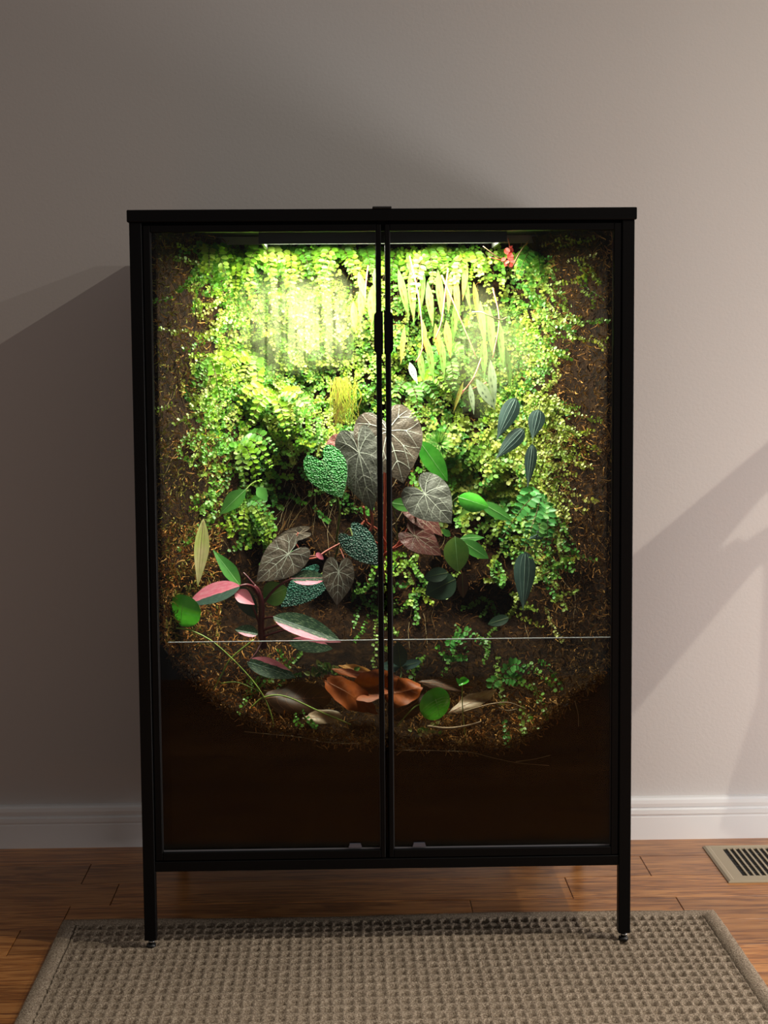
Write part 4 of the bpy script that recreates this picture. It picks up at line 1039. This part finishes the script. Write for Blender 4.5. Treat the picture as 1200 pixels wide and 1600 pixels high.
# --- dry leaves on the ground
def dry(label, b_, t_, w_2, Y, mt, dY=0, n=(0, .9), shape='oval', **k2):
    r0 = at((b_[0]+t_[0])/2, (b_[1]+t_[1])/2, Y); p = empty('dry_leaf', r0, label, 'dry leaf', 'fallen dry leaves')
    lf, A = hero_leaf(p, b_, t_, Y, w_2, shape, MATS[mt], dY, n, veins='pinn', vmat=MATS['vein_dry'], name='blade', jag=.05, twist=random.choice((-.5, .5)), **k2)
dry('dark brown dry leaf at the left end of the leaf litter', (412, 1092), (524, 1088), 54, .075, 'dry_brown', 0, (.1, .55), bend=.04, cup=-.15, ripple=.1)
dry('grey-brown dry leaf lying lowest in the litter', (474, 1122), (536, 1116), 24, .055, 'dry_tan', 0, (0, .7), bend=.05, cup=-.2)
dry('rust-coloured dry leaf left of the door gap with curled edge', (508, 1062), (590, 1112), 44, .062, 'dry_orange', .004, (-.1, .7), bend=.05, cup=.15, ripple=.18)
dry('rust-coloured folded dry leaf behind the door gap', (545, 1088), (624, 1056), 48, .075, 'dry_orange', 0, (.2, .6), bend=.04, fold=.25, ripple=.1)
dry('rust-coloured dry leaf right of the door gap', (596, 1086), (662, 1074), 48, .066, 'dry_orange', 0, (.1, .5), bend=.04, fold=-.2, ripple=.12)
dry('thin dark dry leaf standing behind the round green leaf', (655, 1066), (742, 1074), 18, .09, 'dry_brown', 0, (0, .6), bend=.05)
dry('dark underside of a dry leaf beside the round green leaf', (612, 1122), (668, 1086), 34, .066, 'dry_brown', 0, (.4, .5), bend=.04, cup=.2)
dry('tan pointed dry leaf right of the round green leaf', (702, 1114), (778, 1077), 26, .07, 'dry_tan', -.01, (.1, .6), bend=.02, cup=-.15, shape='lance')
dry('small golden dry leaf at the back of the litter', (530, 1040), (592, 1056), 16, .115, 'dry_gold', 0, (0, .7), bend=.05, ripple=.15)
dry('narrow orange dry leaf behind the rust-coloured litter', (518, 1046), (578, 1058), 13, .105, 'dry_orange', 0, (0, .7), bend=.05)
dry('small brown dry leaf left of the litter peak', (505, 1058), (542, 1074), 18, .085, 'dry_orange', 0, (-.2, .6), bend=.05)
# pale green liverwort tuft, thin sprigs
lv = empty('moss_cushion', px_on_bank(505, 1050), 'pale green curly moss cushion behind the dry leaves', 'moss')
for k in range(34):
    x, y = 505+random.gauss(0, 15), 1050+random.gauss(0, 5)
    a = random.uniform(0, 6.28); hero_leaf(lv, (x, y), (x+9*math.cos(a), y-abs(7*math.sin(a))-2), .115, 8, 'oval', MATS['olive_green' if k % 3 else 'pale_strap'], .004, (random.uniform(-.5, .5), .4), rings=2, fold=.3, bend=.3, name='lobe')
lv = empty('moss_cushion', at(668, 1142, .052), 'small yellow-green moss tuft on the ground below the round green leaf', 'moss')
for k in range(22):
    x, y = 668+random.gauss(0, 9), 1143+random.gauss(0, 6)
    a = random.uniform(0, 6.28); hero_leaf(lv, (x, y), (x+6*math.cos(a), y-abs(5*math.sin(a))-1), .050, 5, 'oval', MATS['pale_strap' if k % 3 else 'olive_green'], .003, (random.uniform(-.5, .5), .4), rings=2, fold=.3, bend=.3, name='lobe')
# starry moss tuft
st = empty('star_moss', at(686, 694, .2), 'starry tuft of fine green needles right of the largest grey leaf', 'moss')
V = []; F = []; Cc = []
for k in range(420):
    d = nrm(rng.normal(0, 1, 3)*[1, .7, 1]+[0, -.5, .1]); L = rng.uniform(.014, .028); c = at(686, 694, .25); sd = nrm(np.cross(d, [0.2, -1, .3]))*.0007
    n = len(V); V += [c+d*.003+sd, c+d*.003-sd, c+d*L*.6-sd, c+d*L*.6+sd, c+d*L]; Cc += [lin(random.choice(['#4f8a3a', '#6fa54a', '#a9c07a']))]*5
    F += [(n, n+1, n+2), (n, n+2, n+3), (n+3, n+2, n+4)]
tag(mesh('needles', V, np.array(F), MATS['fibre'], st, False, None, np.array(Cc)), kind='stuff')
# drooping thread moss
th = empty('thread_moss', px_on_bank(535, 600), 'drooping yellow-green thread moss above the grey begonia', 'moss')
V = []; F = []; Cc = []
for k in range(110):
    x = 534+random.gauss(0, 9); y = 596+random.uniform(-8, 12); p0 = at(x, y, .29); L = random.uniform(.05, .085); c = lin(random.choice(['#6f7a1e', '#7f8428', '#55601a', '#6a5a22']))
    pts = [p0+np.array([random.gauss(0, .003)*t*2, -.028*math.sin(t*1.6), .006*t-L*t**1.4]) for t in np.linspace(0, 1, 6)]
    n = len(V)
    for q in pts: V += [q+[.0005, 0, 0], q-[.0005, 0, 0]]; Cc += [c, c]
    F += [(n+2*i, n+2*i+1, n+2*i+3, n+2*i+2) for i in range(5)]
tag(mesh('threads', V, np.array(F), MATS['fibre'], th, False, None, np.array(Cc)), kind='stuff')
# hanging roots
V = []; F = []; Cc = []
for k in range(120):
    if k < 70: x, y = random.uniform(440, 600), random.uniform(690, 800)
    elif k < 95: x, y = random.uniform(620, 900), random.uniform(690, 980)
    else: x, y = random.uniform(270, 420), random.uniform(400, 900)
    p0 = px_on_bank(x, y)+np.array([0, -.006, 0]); L = random.uniform(.02, .09); q = [p0]; dx = random.gauss(0, .3)
    for i in range(7):
        dx += random.gauss(0, .3); r2 = q[-1]+np.array([dx*L/8, 0, -L/7]); r2[1] = max(min(bank_s(r2[0], r2[2])-.006, q[-1][1]+.002), .038); q.append(r2)
    TV, TF = tube_geo(np.array(q), random.uniform(.0003, .0007), .0002, 3); n = len(V); V += TV; F += [tuple(n+i for i in f) for f in TF if len(f) == 4]
    Cc += [lin(random.choice(['#8a7350', '#a08a66', '#6b5232', '#b09a78']))]*len(TV)
tag(mesh('hanging_roots', V, np.array(F), MATS['fibre'], None, True, None, np.array(Cc)), 'thin pale roots hanging over the bare dark part of the bank', 'roots', None, 'stuff')
tw = empty('dry_twig', at(760, 1100, .05), 'thin forked twig over the ground beside the lower right fern', 'twig')
tube('twig_stem', pts3([(725, 1112, .055), (745, 1106, .05), (768, 1100, .05), (795, 1098, .05), (822, 1108, .055)]), .0014, .0009, MATS['twig'], tw)
tube('twig_fork', pts3([(768, 1100, .05), (790, 1110, .05), (808, 1108, .052)]), .001, .0007, MATS['twig'], tw)
tw = empty('dry_twig', at(700, 1138, .045), 'short thick twig lying on the ground below the tan dry leaf', 'twig')
tube('twig_stem', pts3([(668, 1135, .048), (700, 1138, .047), (730, 1134, .047), (752, 1128, .05)]), .0022, .0016, MATS['twig'], tw)
# roots showing through the soil at the glass
for k, (L, lb_) in enumerate([([(382, 1143, .0358), (420, 1147, .0358), (470, 1152, .0358), (510, 1160, .0358), (560, 1162, .0358)], 'thin root against the glass under the left dry leaves'),
                              ([(615, 1172, .0358), (680, 1173, .0358), (732, 1175, .0358), (770, 1184, .0358), (810, 1192, .0358), (858, 1196, .0358)], 'long thin root against the glass right of the door gap'),
                              ([(806, 1190, .0358), (835, 1186, .0358), (860, 1180, .0358)], 'short root branch against the glass at the lower right'),
                              ([(898, 1095, .0358), (903, 1115, .0358), (904, 1135, .0358)], 'short upright root against the glass near the right edge')]):
    r_ = empty('root', at(L[0][0], L[0][1], .0358), lb_, 'root'); tube('root_strand', pts3(L), .0006, .0004, MATS['root_pale'], r_, 5)
